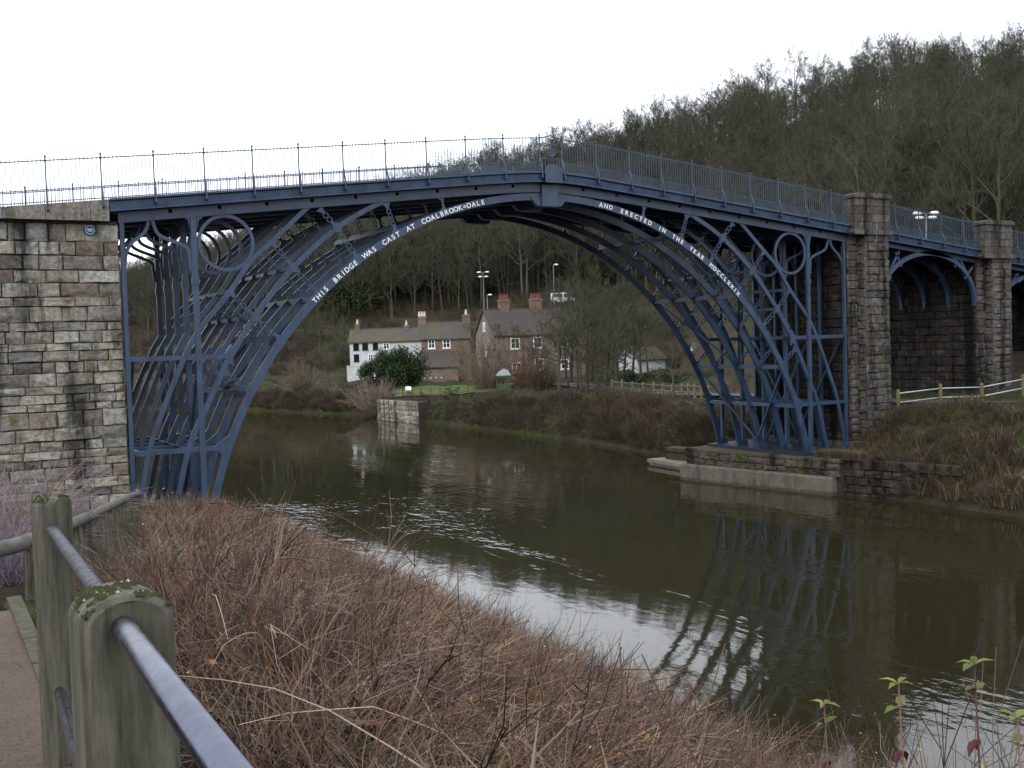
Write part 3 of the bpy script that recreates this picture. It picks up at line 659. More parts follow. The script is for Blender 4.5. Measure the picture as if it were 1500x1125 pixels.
# near quay (mostly behind the brambles)
mb = MB(); mb.box((-19.0, -.9, -3), (-14.5, 8.6, -.165)); single(mb, 'near_quay', M['stone_quay'], 'stone quay under the near feet of the iron ribs, behind the brambles', 'quay')
# landing slabs beside the far quay
for k, (pa, pb, z, wd, lab) in enumerate((((948, 672), (1026, 684), -1.62, 1.3, 'pale stone landing slab just above the water beside the far quay'), ((972, 655), (1035, 661), -.85, 1.1, 'upper mossy landing slab beside the far quay'))):
    A = atz(*pa, z); B = atz(*pb, z); d = (B-A).normalized(); nn = Vector((-d.y, d.x, 0)); mb = MB()
    vs = [A, B, B+nn*wd, A+nn*wd]; mb.add([(*p.xy, z) for p in vs]+[(*p.xy, z-.22) for p in vs], [(0, 1, 2, 3), (7, 6, 5, 4)]+[(i, i+4, (i+1) % 4+4, (i+1) % 4) for i in range(4)])
    A2, B2 = A+nn*.15, B+nn*.15; mb.add([(*p.xy, zz) for zz in (z-.2, -3) for p in (A2, B2, B2+nn*(wd-.3), A2+nn*(wd-.3))], [(0, 1, 2, 3), (7, 6, 5, 4)]+[(i, i+4, (i+1) % 4+4, (i+1) % 4) for i in range(4)])
    single(mb, 'landing_slab', M['slab'] if k == 0 else M['stone_quay'], lab, 'slab')
# garden retaining wall in the water by the lawn, and a flat jetty further upstream
A = atz(573, 612, WZ); B = atz(632, 618, WZ); A.z = B.z = 0
rw = thing('retaining_wall', ((A+B)/2)+Vector((0, 0, -2)), 'pale lichened stone retaining wall rising from the river below the lawn', 'wall')
dd = (B-A).normalized(); nb = Vector((dd.y, -dd.x, 0)); A += nb*1.7; B += nb*1.7
stone_wall(rw, A, dd, (B-A).length, -2.3, .2, M['stone'], (.4, .55), (.7, 1.4), random.Random(41), depth=.3)
mb = MB(); vs = [A-nb*.2, B-nb*.2, B-nb*3.0, A-nb*3.0]; mb.add([(*p.xy, z) for z in (.18, -3) for p in vs], [(0, 1, 2, 3), (7, 6, 5, 4)]+[(i, i+4, (i+1) % 4+4, (i+1) % 4) for i in range(4)]); mb.build('core', M['mortar'], rw)
A = atz(468, 600, -1.5); B = atz(516, 600, -1.5); dd = (B-A).normalized(); nn = Vector((-dd.y, dd.x, 0)); mb = MB()
vs = [A, B, B+nn*5, A+nn*5]; mb.add([(*p.xy, z) for z in (-1.5, -1.75) for p in vs], [(0, 1, 2, 3), (7, 6, 5, 4)]+[(i, i+4, (i+1) % 4+4, (i+1) % 4) for i in range(4)])
for t_ in (.1, .5, .9):
    p = A+(B-A)*t_+nn*.5; mb.box((p.x-.12, p.y-.12, -3.2), (p.x+.12, p.y+.12, -1.72))
single(mb, 'jetty', M['slab'], 'flat pale jetty at the water edge on the far bank below the white cottage', 'jetty')

# ------------------------------------------------------------------ buildings
def house(name, label, loc, rz, w_, d_, eave, ridge, wall_m, roof_m, wins, chim=(), door=None, cat='house', gable_wins=(), over=.3):
    h = thing(name, loc, label, cat, None, True, rz)
    mb = MB(); mb.v = [(0, 0, -3), (w_, 0, -3), (w_, d_, -3), (0, d_, -3), (0, 0, eave), (w_, 0, eave), (w_, d_, eave), (0, d_, eave), (0, d_/2, ridge), (w_, d_/2, ridge)]
    mb.f = [(0, 1, 5, 4), (2, 3, 7, 6), (1, 2, 6, 9, 5), (3, 0, 4, 8, 7)]; mb.c = [(1, 1, 1)]*4; mb.build('wall', wall_m, h)
    sl_ = (ridge-eave)/(d_/2); th = .14
    mb = MB(); prof = [(-over, eave-over*sl_+.03), (d_/2, ridge+.03), (d_+over, eave-over*sl_+.03), (d_+over, eave-over*sl_+.03+th), (d_/2, ridge+.05+th), (-over, eave-over*sl_+.03+th)]
    mb.prism(prof, -over*.7, w_+over*.7, 'yz'); rf = mb.build('roof', roof_m, h)
    mb = MB(); mb.tube([(-over*.72, d_/2, ridge+th+.02), (w_+over*.72, d_/2, ridge+th+.02)], .11, 6); mb.build('ridge_tiles', roof_m, rf)
    def window(x, z, ww, wh, side='front', fm=None):
        T = (lambda u, y, zz: (u, y, zz)) if side == 'front' else (lambda u, y, zz: (y, d_-u, zz))
        def bx(m_, u0, u1, y0, y1, z0, z1):
            a_ = T(u0, y0, z0); c_ = T(u1, y1, z1); m_.box([min(p, q) for p, q in zip(a_, c_)], [max(p, q) for p, q in zip(a_, c_)])
        m_ = MB(); f = .14
        bx(m_, x-ww/2, x-ww/2+f, -.07, .02, z, z+wh); bx(m_, x+ww/2-f, x+ww/2, -.07, .02, z, z+wh); bx(m_, x-ww/2+f, x+ww/2-f, -.065, .02, z+wh-f, z+wh); bx(m_, x-ww/2+f, x+ww/2-f, -.065, .02, z, z+f)
        bx(m_, x-.05, x+.05, -.06, .02, z+f, z+wh-f); bx(m_, x-ww/2+f, x-.05, -.055, .02, z+wh*.52, z+wh*.52+.05); bx(m_, x+.05, x+ww/2-f, -.055, .02, z+wh*.52, z+wh*.52+.05)
        wn = m_.build('window', fm or M['pvc'], h); g = MB(); bx(g, x-ww/2+f*.5, x+ww/2-f*.5, -.035, .01, z+f*.5, z+wh-f*.5); g.build('pane', M['glass'], wn)
        g = MB(); bx(g, x-ww/2-.08, x+ww/2+.08, -.12, .02, z-.1, z-.003); g.build('sill', fm or M['pvc'], wn)
    for q in wins: window(*q)
    for q in gable_wins: window(*q, side='left')
    for (x, y, cw, cdp, top, mat_, npots, pm) in chim:
        zb = eave; mb = MB(); mb.box((x-cw/2, y-cdp/2, zb), (x+cw/2, y+cdp/2, top)); mb.box((x-cw/2-.08, y-cdp/2-.08, top-.32), (x+cw/2+.08, y+cdp/2+.08, top-.14)); ch = mb.build('chimney', mat_, h)
        for k in range(npots):
            px_ = x-cw/2+cw*(k+.5)/npots; mb = MB(); mb.tube([(px_, y, top-.02), (px_, y, top+.12), (px_, y, top+.62), (px_, y, top+.7)], [.2, .19, .14, .17], 8); mb.build('chimney_pot', pm, ch)
    if door: mb = MB(); mb.box((door[0]-.45, -.06, door[2]), (door[0]+.45, .02, door[2]+2.0)); mb.build('door', door[1], h)
    return h
RZ = -YAW
def hl_(px, py, dp): p = at(px, py, dp); return p
p = hl_(513, 531, 166); house('white_cottage', 'whitewashed two-storey cottage with a mossy slate roof beside dark evergreens', p, RZ+.02, 11.6, 5.5, 3.15, 5.0, M['white'], M['roof'],
    [(.9+.1, 1.9, .85, 1.0, 'front', M['green_paint'] if False else M['glass']), (2.4, 1.9, .9, 1.0, 'front', M['glass']), (4.0, 1.9, .8, 1.0, 'front', M['glass']), (5.7, 1.9, 1.0, 1.0), (1.0, .15, .8, 1.1, 'front', M['glass']), (3.2, .15, .8, 1.1)],
    [(1.0, 2.7, .7, .7, 6.0, M['brick'], 1, M['pot_pale']), (8.7, 2.75, .8, .7, 5.6, M['brick_pink'], 1, M['pot_pale'])])
mb = MB(); mb.box((0, 0, -3), (2.1, .35, 1.25)); mb.box((-.06, -.06, 1.25), (2.16, .41, 1.36)); o = single(mb, 'garden_wall', M['white'], 'low white garden wall below the white cottage', 'wall'); q = at(509, 549, 162); o.location = q+_r0*1.0-Vector((0, 0, 3)); o.rotation_euler = (0, 0, RZ)
p = at(617, 570, 148); house('brick_cottage', 'brick cottage with two white upper windows and a mossy roof, middle of the row', p+_f*2.6, RZ+.03, 6.8, 5.0, 7.1, 9.25, M['brick'], M['roof'],
    [(1.45, 5.65, 1.0, 1.3), (3.55, 5.65, 1.1, 1.3)], [(.1, 2.5, 1.1, .8, 10.3, M['brick_pink'], 3, M['pot_pale']), (6.4, 2.5, 1.1, .8, 10.4, M['brick'], 1, M['pot_pale'])])
# lean-to in front of it
lt_ = thing('lean_to', p, 'brick lean-to with a single sloping tile roof in front of the brick cottage', 'outbuilding', None, True, RZ+.03)
mb = MB(); mb.v = [(0, 0, -2), (5.2, 0, -2), (5.2, 2.9, -2), (0, 2.9, -2), (0, 0, 3.0), (5.2, 0, 3.0), (5.2, 2.9, 5.2), (0, 2.9, 5.2)]; mb.f = [(0, 1, 5, 4), (1, 2, 6, 5), (3, 0, 4, 7)]; mb.c = [(1, 1, 1)]*3; mb.build('wall', M['brick_pink'], lt_)
mb = MB(); mb.prism([(-.25, 2.85), (2.85, 5.22), (2.85, 5.36), (-.25, 2.99)], -.15, 5.35, 'yz'); mb.build('roof', M['roof_dark'], lt_)
for k in range(4): mb = MB(); mb.box((.5+k*.75, -.04, 1.45), (.72+k*.75, .02, 1.58)); mb.build('vent_brick', M['pvc'], lt_)
p = at(726, 577, 139); house('brick_house', 'large brick house with a front-facing stone gable, brown tile roof and two red-topped chimneys', p, RZ+.42, 13.4, 6.2, 7.75, 10.95, M['brick_pink'], M['roof_dark'],
    [(3.0, 5.75, 1.35, 1.45), (6.3, 5.8, 1.35, 1.45), (6.4, 2.9, 1.3, 1.5), (3.1, 2.6, 1.35, 1.4), (6.4, .3, 1.3, 1.2), (10.2, 5.75, 1.2, 1.4), (10.2, 2.8, 1.2, 1.4)],
    [(2.9, 3.1, 1.3, .9, 12.4, M['brick'], 4, M['pot']), (7.6, 3.1, 1.5, .9, 12.5, M['brick'], 4, M['pot'])], gable_wins=[(3.1, 8.2, .7, 1.2), (3.6, 5.0, .6, 1.5)])
p = at(934, 546, 150); house('small_white_cottage', 'small white gabled cottage with a brown roof behind the hedge on the far bank', p, RZ+.75, 6.2, 3.9, 1.9, 3.55, M['white'], M['roof_dark'], [(2.4, .7, .8, .9)], gable_wins=[(1.95, .5, .75, 1.5, )])
p = at(1020, 546, 150); house('low_white_house', 'long low white house seen between the far iron ribs', p, RZ+.1, 6.2, 4, 2.6, 4.2, M['white'], M['roof_dark'], [(1.2, .9, .9, 1.0), (4.2, .9, .9, 1.0)], [(5.4, 2, .8, .7, 6.2, M['white'], 1, M['pot_pale'])])

# ------------------------------------------------------------------ fences
def post_fence(name, label, pts, hgt, pw, rails, pm, rm, spacing, zfun, rr=.035, rnd=None):
    rnd = rnd or random.Random(3); P = [Vector((*p, 0)) for p in pts]; cum = [0]
    for a, b_ in zip(P, P[1:]): cum.append(cum[-1]+(b_-a).length)
    def pt(s_):
        for i in range(len(P)-1):
            if s_ <= cum[i+1] or i == len(P)-2: return P[i].lerp(P[i+1], (s_-cum[i])/(cum[i+1]-cum[i]))
    n = max(1, round(cum[-1]/spacing)); nodes = []
    f = thing(name, (P[0].x, P[0].y, zfun(P[0].x, P[0].y)), label, 'fence')
    for i in range(n+1):
        q = pt(cum[-1]*i/n); z = zfun(q.x, q.y); nodes.append((q, z)); mb = MB(); h_ = hgt*rnd.uniform(.97, 1.05); a = pw/2
        mb.box((q.x-a, q.y-a, z-.4), (q.x+a, q.y+a, z+h_)); mb.add([(q.x-a, q.y-a, z+h_), (q.x+a, q.y-a, z+h_), (q.x+a, q.y+a, z+h_), (q.x-a, q.y+a, z+h_), (q.x, q.y, z+h_+.05)], [(0, 1, 4), (1, 2, 4), (2, 3, 4), (3, 0, 4)])
        mb.build('post', pm, f)
    for (a, za), (b_, zb) in zip(nodes, nodes[1:]):
        for rz_ in rails: mb = MB(); mb.tube([(a.x, a.y, za+rz_), (b_.x, b_.y, zb+rz_)], rr, 8); mb.build('rail', rm, f, True)
    return f
post_fence('road_fence', 'yellow-lichened post and pale metal rail fence along the road in front of the second pier', [(21.35, -.75), (24.5, -1.6), (28.3, -2.6), (31.5, -3.9), (36, -6.5)], 1.15, .13, (.95, .45), M['yellow_wood'], M['rail_pale'], 2.6, lambda x, y: max(gz(x, y), 1.85))
# timber revetment boards at the foot of that fence
for k in range(2):
    mb = MB(); mb.bar((21.5, -.95, 1.50-k*.27), (24.0, -1.62, 1.52-k*.27), .06, .25); single(mb, 'revetment_board', M['grey_wood'], ['upper', 'lower'][k]+' weathered grey board holding the bank beside the pier', 'board')
post_fence('bank_fence', 'pale wooden two-rail fence along the far riverside road, seen through the arch', [(26.2, 21), (29.2, 28), (30.6, 34), (31.3, 41)], 1.15, .14, (.98, .5), M['yellow_wood'], M['grey_wood'], 1.9, gz, .06)
post_fence('dark_post_fence', 'dark short-post fence along the lane left of the pale wooden fence', [(31.5, 43.5), (32, 50), (33, 57), (35, 64)], .8, .14, (.6,), M['tyre'], M['grey_wood'], 2.0, gz, .05)
gf = []
for px in (590, 686): q = at(px, 580, 119.5); gf.append((q.x, q.y))
post_fence('garden_fence', 'thin dark picket fence at the edge of the lawn above the river', gf, 1.0, .05, (.85, .25), M['tyre'], M['tyre'], 1.05, gz, .018)

# foreground fence: mossy timber posts with domed tops, two galvanised tubes
ff = thing('riverside_railing', (-24.72, -39.0, 4.45), 'mossy timber posts with grey steel tube rails beside the path in the foreground', 'fence')
def big_post(x, y, z0, z1, w_, rz, seed):
    rnd = random.Random(seed); mb = MB(); n = 9; a = w_/2; Rm = Matrix.Rotation(rz, 4, 'Z')
    prof = [(-a, z0), (a, z0)]+[(a*math.cos(k/10*math.pi) if 0 < k < 10 else a*math.cos(k/10*math.pi), z1-a*.62+a*.62*math.sin(k/10*math.pi)) for k in range(11)]
    prof = [(-a, z0), (a, z0), (a, z1-.9), (a, z1-.45)]+prof[2:]+[(-a, z1-.45), (-a, z1-.9)]
    ch = .014; layers = []
    for yy, ins in ((-a, ch), (-a+ch, 0), (a-ch, 0), (a, ch)):
        layers.append([Vector((px_*(1-ins/a), yy, (pz if pz < z1-.3 else pz-ins*.6))) for px_, pz in prof])
    vs = [tuple(Rm @ q+Vector((x, y, 0))) for L_ in layers for q in L_]; k = len(prof)
    vs = [(q[0]+rnd.uniform(-.0018, .0018), q[1]+rnd.uniform(-.0018, .0018), q[2]) for q in vs]
    fs = [tuple(range(k)), tuple(3*k+i for i in range(k-1, -1, -1))]+[(l*k+i, (l+1)*k+i, (l+1)*k+(i+1) % k, l*k+(i+1) % k) for l in range(3) for i in range(k)]
    mb.add(vs, fs); c_ = Vector((x, y, z0)); mb.v = [tuple(Vector(q)-c_) for q in mb.v]
    o = put('post', mb.mesh('post', M['wood']), ff, Matrix.Translation(c_))
    # moss tufts and lichen crumbs on the weathered top
    mo = MB(); li = MB()
    for i in range(1500):
        u_ = rnd.uniform(-.92, .92)*a; v_ = rnd.uniform(-.95, .95)*a
        if hnoise(u_*30+seed, v_*30) < .02: continue
        zz = z1-a*.62+a*.62*math.sqrt(max(0, 1-(u_/a)**2)); q = Rm @ Vector((u_, v_, 0)); tgt = li if rnd.random() < .025 else mo; r = rnd.uniform(.0015, .005)
        cx, cy, cz = q.x, q.y, zz-z0-.001
        tgt.add([(cx-r, cy-r, cz), (cx+r, cy-r*.8, cz), (cx+r*.9, cy+r, cz), (cx-r, cy+r, cz), (cx+rnd.uniform(-r, r)*.5, cy, cz+r*rnd.uniform(.5, 1.5))], [(0, 1, 4), (1, 2, 4), (2, 3, 4), (3, 0, 4)])
    stuff(mo.build('moss', M['lichen'], o)); stuff(li.build('lichen', M['lichen_white'], o))
    return o
p2 = at(181, 920, 2.02); p1 = at(76, 776, 4.42)
dY = (p1-p2); FD = Vector((dY.x, dY.y, 0)).normalized()
big_post(p2.x+.008, p2.y+.085, 4.3, 5.757, .172, 0.04, 1); big_post(p1.x+.01, p1.y+.07, 4.2, 5.635, .125, .62, 2); p0 = p2-dY; big_post(p0.x, p0.y, 4.3, 5.95, .18, 0, 3)
mb = MB(); mb.tube([p2-dY*.98, p2+Vector((0, .02, 0)), p1+Vector((0, .05, 0))], .0225, 20); mb.build('top_rail', M['galv'], ff, True)
lo = Vector((0, 0, -.68)); mb = MB(); mb.tube([p2-dY*.98+lo, p2+lo, p1+lo], .0225, 20); mb.build('lower_rail', M['galv'], ff, True)
# curving log-rail fence that drops towards the bridge
cf = thing('log_rail_fence', at(45, 800, 8.8), 'low round log rail on dark pickets curving downhill towards the abutment', 'fence')
cr = smooth([tuple(at(*q)) for q in ((-130, 828, 7.7), (-40, 812, 8.1), (20, 799, 8.6), (62, 784, 9.6), (110, 764, 12), (150, 745, 16.5), (188, 727, 22))], 4) if False else None
ctl = [at(*q) for q in ((-160, 838, 7.6), (-60, 816, 8.0), (20, 800, 8.6), (62, 785, 9.6), (108, 766, 12), (150, 747, 16.5), (190, 727, 22), (205, 722, 27))]
mb = MB(); mb.tube(ctl, .065, 12); mb.build('log_rail', M['grey_wood'], cf, True)
rn = random.Random(8)
for i in range(3, len(ctl)-1):
    for k in range(5):
        q = ctl[i].lerp(ctl[i+1], k/5); mb = MB(); a = .045
        mb.box((q.x-a, q.y-a, q.z-1.25), (q.x+a, q.y+a, q.z-.04)); mb.build('picket', M['wood'], cf)
for i in range(0, 3):
    q = ctl[i].lerp(ctl[i+1], .5); mb = MB(); mb.tube([(q.x, q.y, q.z-.6), (q.x, q.y, q.z-.05)], .05, 8); mb.build('picket', M['wood'], cf)

# ------------------------------------------------------------------ street things
def lamp(px, py, dp, h_, label, heads=2):
    b0 = at(px, py, dp); l = thing('street_lamp', b0, label, 'street lamp', 'street lamps')
    mb = MB(); mb.tube([b0-Vector((0, 0, 1)), b0+Vector((0, 0, h_*.3)), b0+Vector((0, 0, h_))], [.09, .075, .05], 8); mb.build('pole', M['pole'], l)
    for s in ((-1, 1) if heads == 2 else (1,)):
        for zz, ln in (((h_, .75), (h_*.86, .55)) if heads == 2 else ((h_, .5),)):
            e = b0+Vector((0, 0, zz))+_r0*s*ln
            mb = MB(); mb.tube([b0+Vector((0, 0, zz-.05)), e], .035, 6); mb.build('arm', M['pole'], l)
            mb = MB(); mb.tube([e-_r0*s*.35, e-_r0*s*.2, e+_r0*s*.25, e+_r0*s*.42], [.06, .14, .15, .05], 8); mb.build('lamp_head', M['lamp_head'], l, True)
lamp(709, 446, 205, 6.2, 'tall grey street lamp with paired white heads above the brick cottage roofs')
lamp(714, 446, 200, 1.8, 'short street lamp with one pale head beside the tall lamp', 1)
lamp(1357, 360, 95, 2.9, 'street lamp with paired white heads behind the railing right of the first pier')
lamp(812, 440, 195, 6.5, 'slim lamp post standing in front of the white van', 1)
vb = at(807, 445, 205); vb.z = max(vb.z, gz(vb.x, vb.y)+.05)
van = thing('white_van', vb, 'white van parked on the hillside road above the brick house', 'van', None, True, RZ)
mb = MB(); mb.prism([(0, .35), (4.5, .35), (4.55, .95), (4.2, 1.15), (3.55, 1.95), (3.3, 2.1), (.1, 2.1), (0, 1.9)], 0, 1.8); mb.build('body', M['car_white'], van)
mb = MB(); mb.prism([(2.5, 1.2), (3.95, 1.2), (3.45, 1.85), (2.5, 1.85)], -.012, -.002); mb.build('window', M['glass'], van)
mb = MB(); mb.prism([(.5, 1.25), (2.2, 1.25), (2.2, 1.85), (.5, 1.85)], -.012, -.002); mb.build('window', M['glass'], van)
mb = MB(); mb.add([(4.15, .15, 1.22), (4.15, 1.65, 1.22), (3.62, 1.6, 1.9), (3.62, .2, 1.9)], [(0, 1, 2, 3)]); mb.v = [(x+.03, y, z+.02) for x, y, z in mb.v]; mb.build('windscreen', M['glass'], van)
for x in (.85, 3.6):
    for y in (-.02, 1.62): mb = MB(); mb.tube([(x, y, .34), (x, y+.2, .34)], .34, 14); mb.build('wheel', M['tyre'], van)
for y in (.2, 1.35): mb = MB(); mb.box((4.5, y, .7), (4.57, y+.28, .9)); mb.build('headlight', M['pvc'], van)
gc = at(598, 577, 128); ch = thing('garden_chair', gc, 'white garden chair on the lawn beside the evergreen bush', 'chair', None, True, RZ)
mb = MB(); mb.box((-.55, -.5, .75), (.55, .5, .85)); mb.build('seat', M['pvc'], ch)
mb = MB(); mb.prism([(-.55, .85), (.55, .85), (.6, 1.4), (.4, 1.65), (-.4, 1.65), (-.6, 1.4)], .45, .52); mb.build('backrest', M['pvc'], ch)
for x in (-.5, .45):
    for y in (-.45, .42): mb = MB(); mb.box((x, y, 0), (x+.07, y+.07, .75)); mb.build('leg', M['pvc'], ch)
ch.scale = (.65, .65, .55)
ga = at(738, 577, 118); ga.z = gz(ga.x, ga.y); gs = thing('garden_canopy', ga, 'small green canopy with a blue-white top beside the bare shrub on the lawn', 'canopy', None, True, RZ)
for x in (-1, 1):
    for y in (-.8, .8): mb = MB(); mb.box((x-.05, y-.05, -.3), (x+.05, y+.05, 1.9)); mb.build('leg', M['green_paint'], gs)
mb = MB(); mb.prism([(-1.2, 1.9), (1.2, 1.9), (1.2, 2.1), (-1.2, 2.1)], -1, 1); mb.build('valance', M['green_paint'], gs)
mb = MB(); mb.prism([(-1.1, 2.1), (1.1, 2.1), (.8, 2.7), (.1, 3.0), (-.7, 2.6)], -.9, .9); mb.build('roof', M['rail_pale'], gs)
mb = MB(); mb.box((-.9, -.6, .0), (.9, .6, .9)); mb.build('counter', M['green_paint'], gs); gs.scale = (.75, .75, .8)

# ------------------------------------------------------------------ vegetation
def rv(rnd, a=1.0): return Vector((rnd.gauss(0, a), rnd.gauss(0, a), rnd.gauss(0, a)))
BARK = [(0.0614, 0.0582, 0.0511), (0.0839, 0.0814, 0.0731), (0.0451, 0.0435, 0.039), (0.0723, 0.0745, 0.0547)]
TWIG = [(0.0615, 0.0612, 0.0475), (0.0522, 0.0556, 0.0417), (0.068, 0.0666, 0.0549), (0.0559, 0.0636, 0.0402)]
def bare_tree(seed, H, spread=.38, twr=.022, l1=11, l2=6, l3=5, l4=4, low=.25, ivy=False):
    rnd = random.Random(seed); tr = MB(); cr = MB(); tr.col = BARK[seed % 4]
    lean = Vector((rnd.gauss(0, .05), rnd.gauss(0, .05), 0)); tp = []; n = 8
    for i in range(n+1):
        f = i/n; tp.append(Vector((lean.x*H*f+rnd.gauss(0, .012)*H*f, lean.y*H*f+rnd.gauss(0, .012)*H*f, H*.93*f)))
    r0 = H*.016+.04; tr.tube([tp[0]-Vector((0, 0, .6))]+tp, [r0*1.5]+[r0*(1-f/n*.88) for f in range(n+1)], 7)
    def onto(f): a = min(f*n, n-.001); i = int(a); return tp[i].lerp(tp[i+1], a-i)
    def branch(p, d, L, r, lev):
        k = 3 if lev < 3 else 2; pts = [p]; q = p.copy(); dd = d.normalized()
        for i in range(k):
            dd = (dd+rv(rnd, .16)+Vector((0, 0, .10 if lev < 3 else .03))).normalized(); q = q+dd*L/k; pts.append(q.copy())
        m_ = tr if lev <= 2 else cr
        if lev >= 3: m_.col = TWIG[rnd.randrange(4)]
        m_.tube(pts, [max(twr*.45, r*(1-i/k*.7)) for i in range(k+1)], 4 if lev <= 2 else 3, False)
        if lev >= 4: return
        cnt = {1: l2, 2: l3, 3: l4}[lev]
        for j in range(cnt):
            f = rnd.uniform(.25, 1.0); a = f*k; i = min(int(a), k-1); o = pts[i].lerp(pts[i+1], a-i); nd = ((pts[i+1]-pts[i]).normalized()+rv(rnd, .55)).normalized(); nd.z += .12
            branch(o, nd, L*rnd.uniform(.38, .62), max(twr, r*.5), lev+1)
    for j in range(l1):
        f = low+(1-low)*(j+rnd.random())/l1; f = min(f, .99); a = rnd.uniform(0, 6.28); up = .25+.75*f
        d = Vector((math.cos(a), math.sin(a), up)); branch(onto(f), d, H*spread*(1.02-.36*f)*rnd.uniform(.8, 1.2), r0*(1-f*.8)*.55, 1)
    if ivy:
        g = MB()
        for i in range(2600):
            f = rnd.random()**.8*.85; a = rnd.uniform(0, 6.28); rr = H*(.05+.05*math.sin(f*9+seed))*(1.1-f*.6)*rnd.uniform(.5, 1.1); c_ = onto(f)+Vector((math.cos(a)*rr, math.sin(a)*rr, rnd.gauss(0, .2)))
            leaf_quad(g, c_, rnd, .22)
        return tr, cr, g
    return tr, cr, None
def leaf_quad(mb, c_, rnd, s, cols=((.018, .038, .012), (.03, .055, .018), (.045, .075, .025), (.012, .025, .01))):
    a = rv(rnd).normalized(); b_ = a.cross(rv(rnd)).normalized(); s *= rnd.uniform(.6, 1.3); mb.col = cols[rnd.randrange(len(cols))]
    mb.add([c_-a*s, c_+b_*s*.55, c_+a*s, c_-b_*s*.55], [(0, 1, 2, 3)])
def make_tree(name, label, seed, H, group, **k):
    t_ = thing(name, (0, 0, 0), label, 'tree', group, True); tr, cr, g = bare_tree(seed, H, **k)
    tr.build('trunk', M['bark'], t_); cr.build('crown', M['bark'], t_)
    if g: g.build('ivy', M['leaf'], t_)
    return t_
LAB_W = 'bare winter tree standing in the wood on the far hillside'
PROTO = [make_tree('bare_tree', LAB_W, 100+i, H, 'bare trees of the hillside wood', spread=sp, low=lw) for i, (H, sp, lw) in enumerate(((15, .36, .3), (17, .33, .35), (13, .42, .2), (16, .38, .3), (12, .40, .22), (18, .32, .4)))]
used = [False]*len(PROTO)
def place(k, loc, rz, s, label=None, group=None):
    if not used[k]: used[k] = True; o = PROTO[k]; o.location = loc; o.rotation_euler = (0, 0, rz); o.scale = (s, s, s)
    else: o = copy_tree(PROTO[k], loc, rz, s)
    if label: o['label'] = label
    if group: o['group'] = group
    return o
rt = random.Random(77); cand = []
for i in range(3400):
    t_ = rt.uniform(.6, 13.4) if i < 2300 else rt.uniform(4.2, 8.6); s = rt.uniform(4.75, 8.9) if i < 2300 else rt.uniform(4.9, 7.2); q = tpos(t_, s)
    cand.append((t_, s, q))
def hide_zone(q):     # keep the hill road, houses and van clear
    d = (q-CAM); dp = d.dot(_f); x = 750+FPX*d.dot(_r)/dp
    return dp < (198 if x < 690 else 214) and 480 < x < 900
def score(t_, s): return (s-4.75) if s < 6.4 else (abs(s-8.05)*.6+.25 if 6.5 < t_ < 12.8 else 3+s)
cand = [c_ for c_ in cand if not hide_zone(c_[2])]; cand.sort(key=lambda c_: score(c_[0], c_[1]))
def zone(q, s):
    d = q-CAM; dp = d.dot(_f); x = 750+FPX*d.dot(_r)/dp
    w_ = 'seen through the near iron ribs' if x < 420 else 'behind the cottages under the arch' if x < 880 else 'behind the far ribs and piers' if s < 6.4 else 'above the right half of the deck'
    return ('bare tree on the skyline ' if s > 6.4 else 'bare tree low on the wooded hillside ')+w_
for t_, s, q in cand[:275]: place(rt.randrange(6), q, rt.uniform(0, 6.28), rt.uniform(.75, 1.1) if s > 6 else rt.uniform(.6, .95), zone(q, s))
# scatter of everything that nobody could count: points carrying rotation, scale and variant
def scatter(name, mat_pts, sources, label=None):
    """mat_pts: list of (pos, rot euler, scale, index); sources: list of (mesh) kept in an unlinked collection"""
    cl = bpy.data.collections.new(name+'_source')
    for i, me in enumerate(sources): o = bpy.data.objects.new('%s_%02d' % (name, i), me); cl.objects.link(o)
    me = bpy.data.meshes.new(name); me.from_pydata([tuple(p[0]) for p in mat_pts], [], [])
    a = me.attributes.new('rot', 'FLOAT_VECTOR', 'POINT'); a.data.foreach_set('vector', np.array([tuple(p[1]) for p in mat_pts], 'f').ravel())
    a = me.attributes.new('scl', 'FLOAT_VECTOR', 'POINT'); a.data.foreach_set('vector', np.array([(p[2],)*3 if isinstance(p[2], float) else p[2] for p in mat_pts], 'f').ravel())
    a = me.attributes.new('idx', 'INT', 'POINT'); a.data.foreach_set('value', np.array([p[3] for p in mat_pts], 'i'))
    g = bpy.data.node_groups.new(name, 'GeometryNodeTree'); g.interface.new_socket('Geometry', in_out='INPUT', socket_type='NodeSocketGeometry'); g.interface.new_socket('Geometry', in_out='OUTPUT', socket_type='NodeSocketGeometry')
    gi = g.nodes.new('NodeGroupInput'); go = g.nodes.new('NodeGroupOutput'); ip = g.nodes.new('GeometryNodeInstanceOnPoints'); ci = g.nodes.new('GeometryNodeCollectionInfo')
    ci.inputs['Collection'].default_value = cl; ci.inputs['Separate Children'].default_value = True; ci.inputs['Reset Children'].default_value = True
    ip.inputs['Pick Instance'].default_value = True
    for nm, ty, sk in (('rot', 'FLOAT_VECTOR', 'Rotation'), ('scl', 'FLOAT_VECTOR', 'Scale'), ('idx', 'INT', 'Instance Index')):
        na = g.nodes.new('GeometryNodeInputNamedAttribute'); na.data_type = ty; na.inputs['Name'].default_value = nm
        g.links.new([o for o in na.outputs if o.enabled and o.name == 'Attribute'][0], ip.inputs[sk])
    g.links.new(gi.outputs[0], ip.inputs['Points']); g.links.new(ci.outputs[0], ip.inputs['Instance']); g.links.new(ip.outputs[0], go.inputs[0])
    o = bpy.data.objects.new(name, me); COL.objects.link(o); md = o.modifiers.new('scatter', 'NODES'); md.node_group = g; stuff(o)
    if label: o['label'] = label; o['category'] = 'vegetation'
    return o
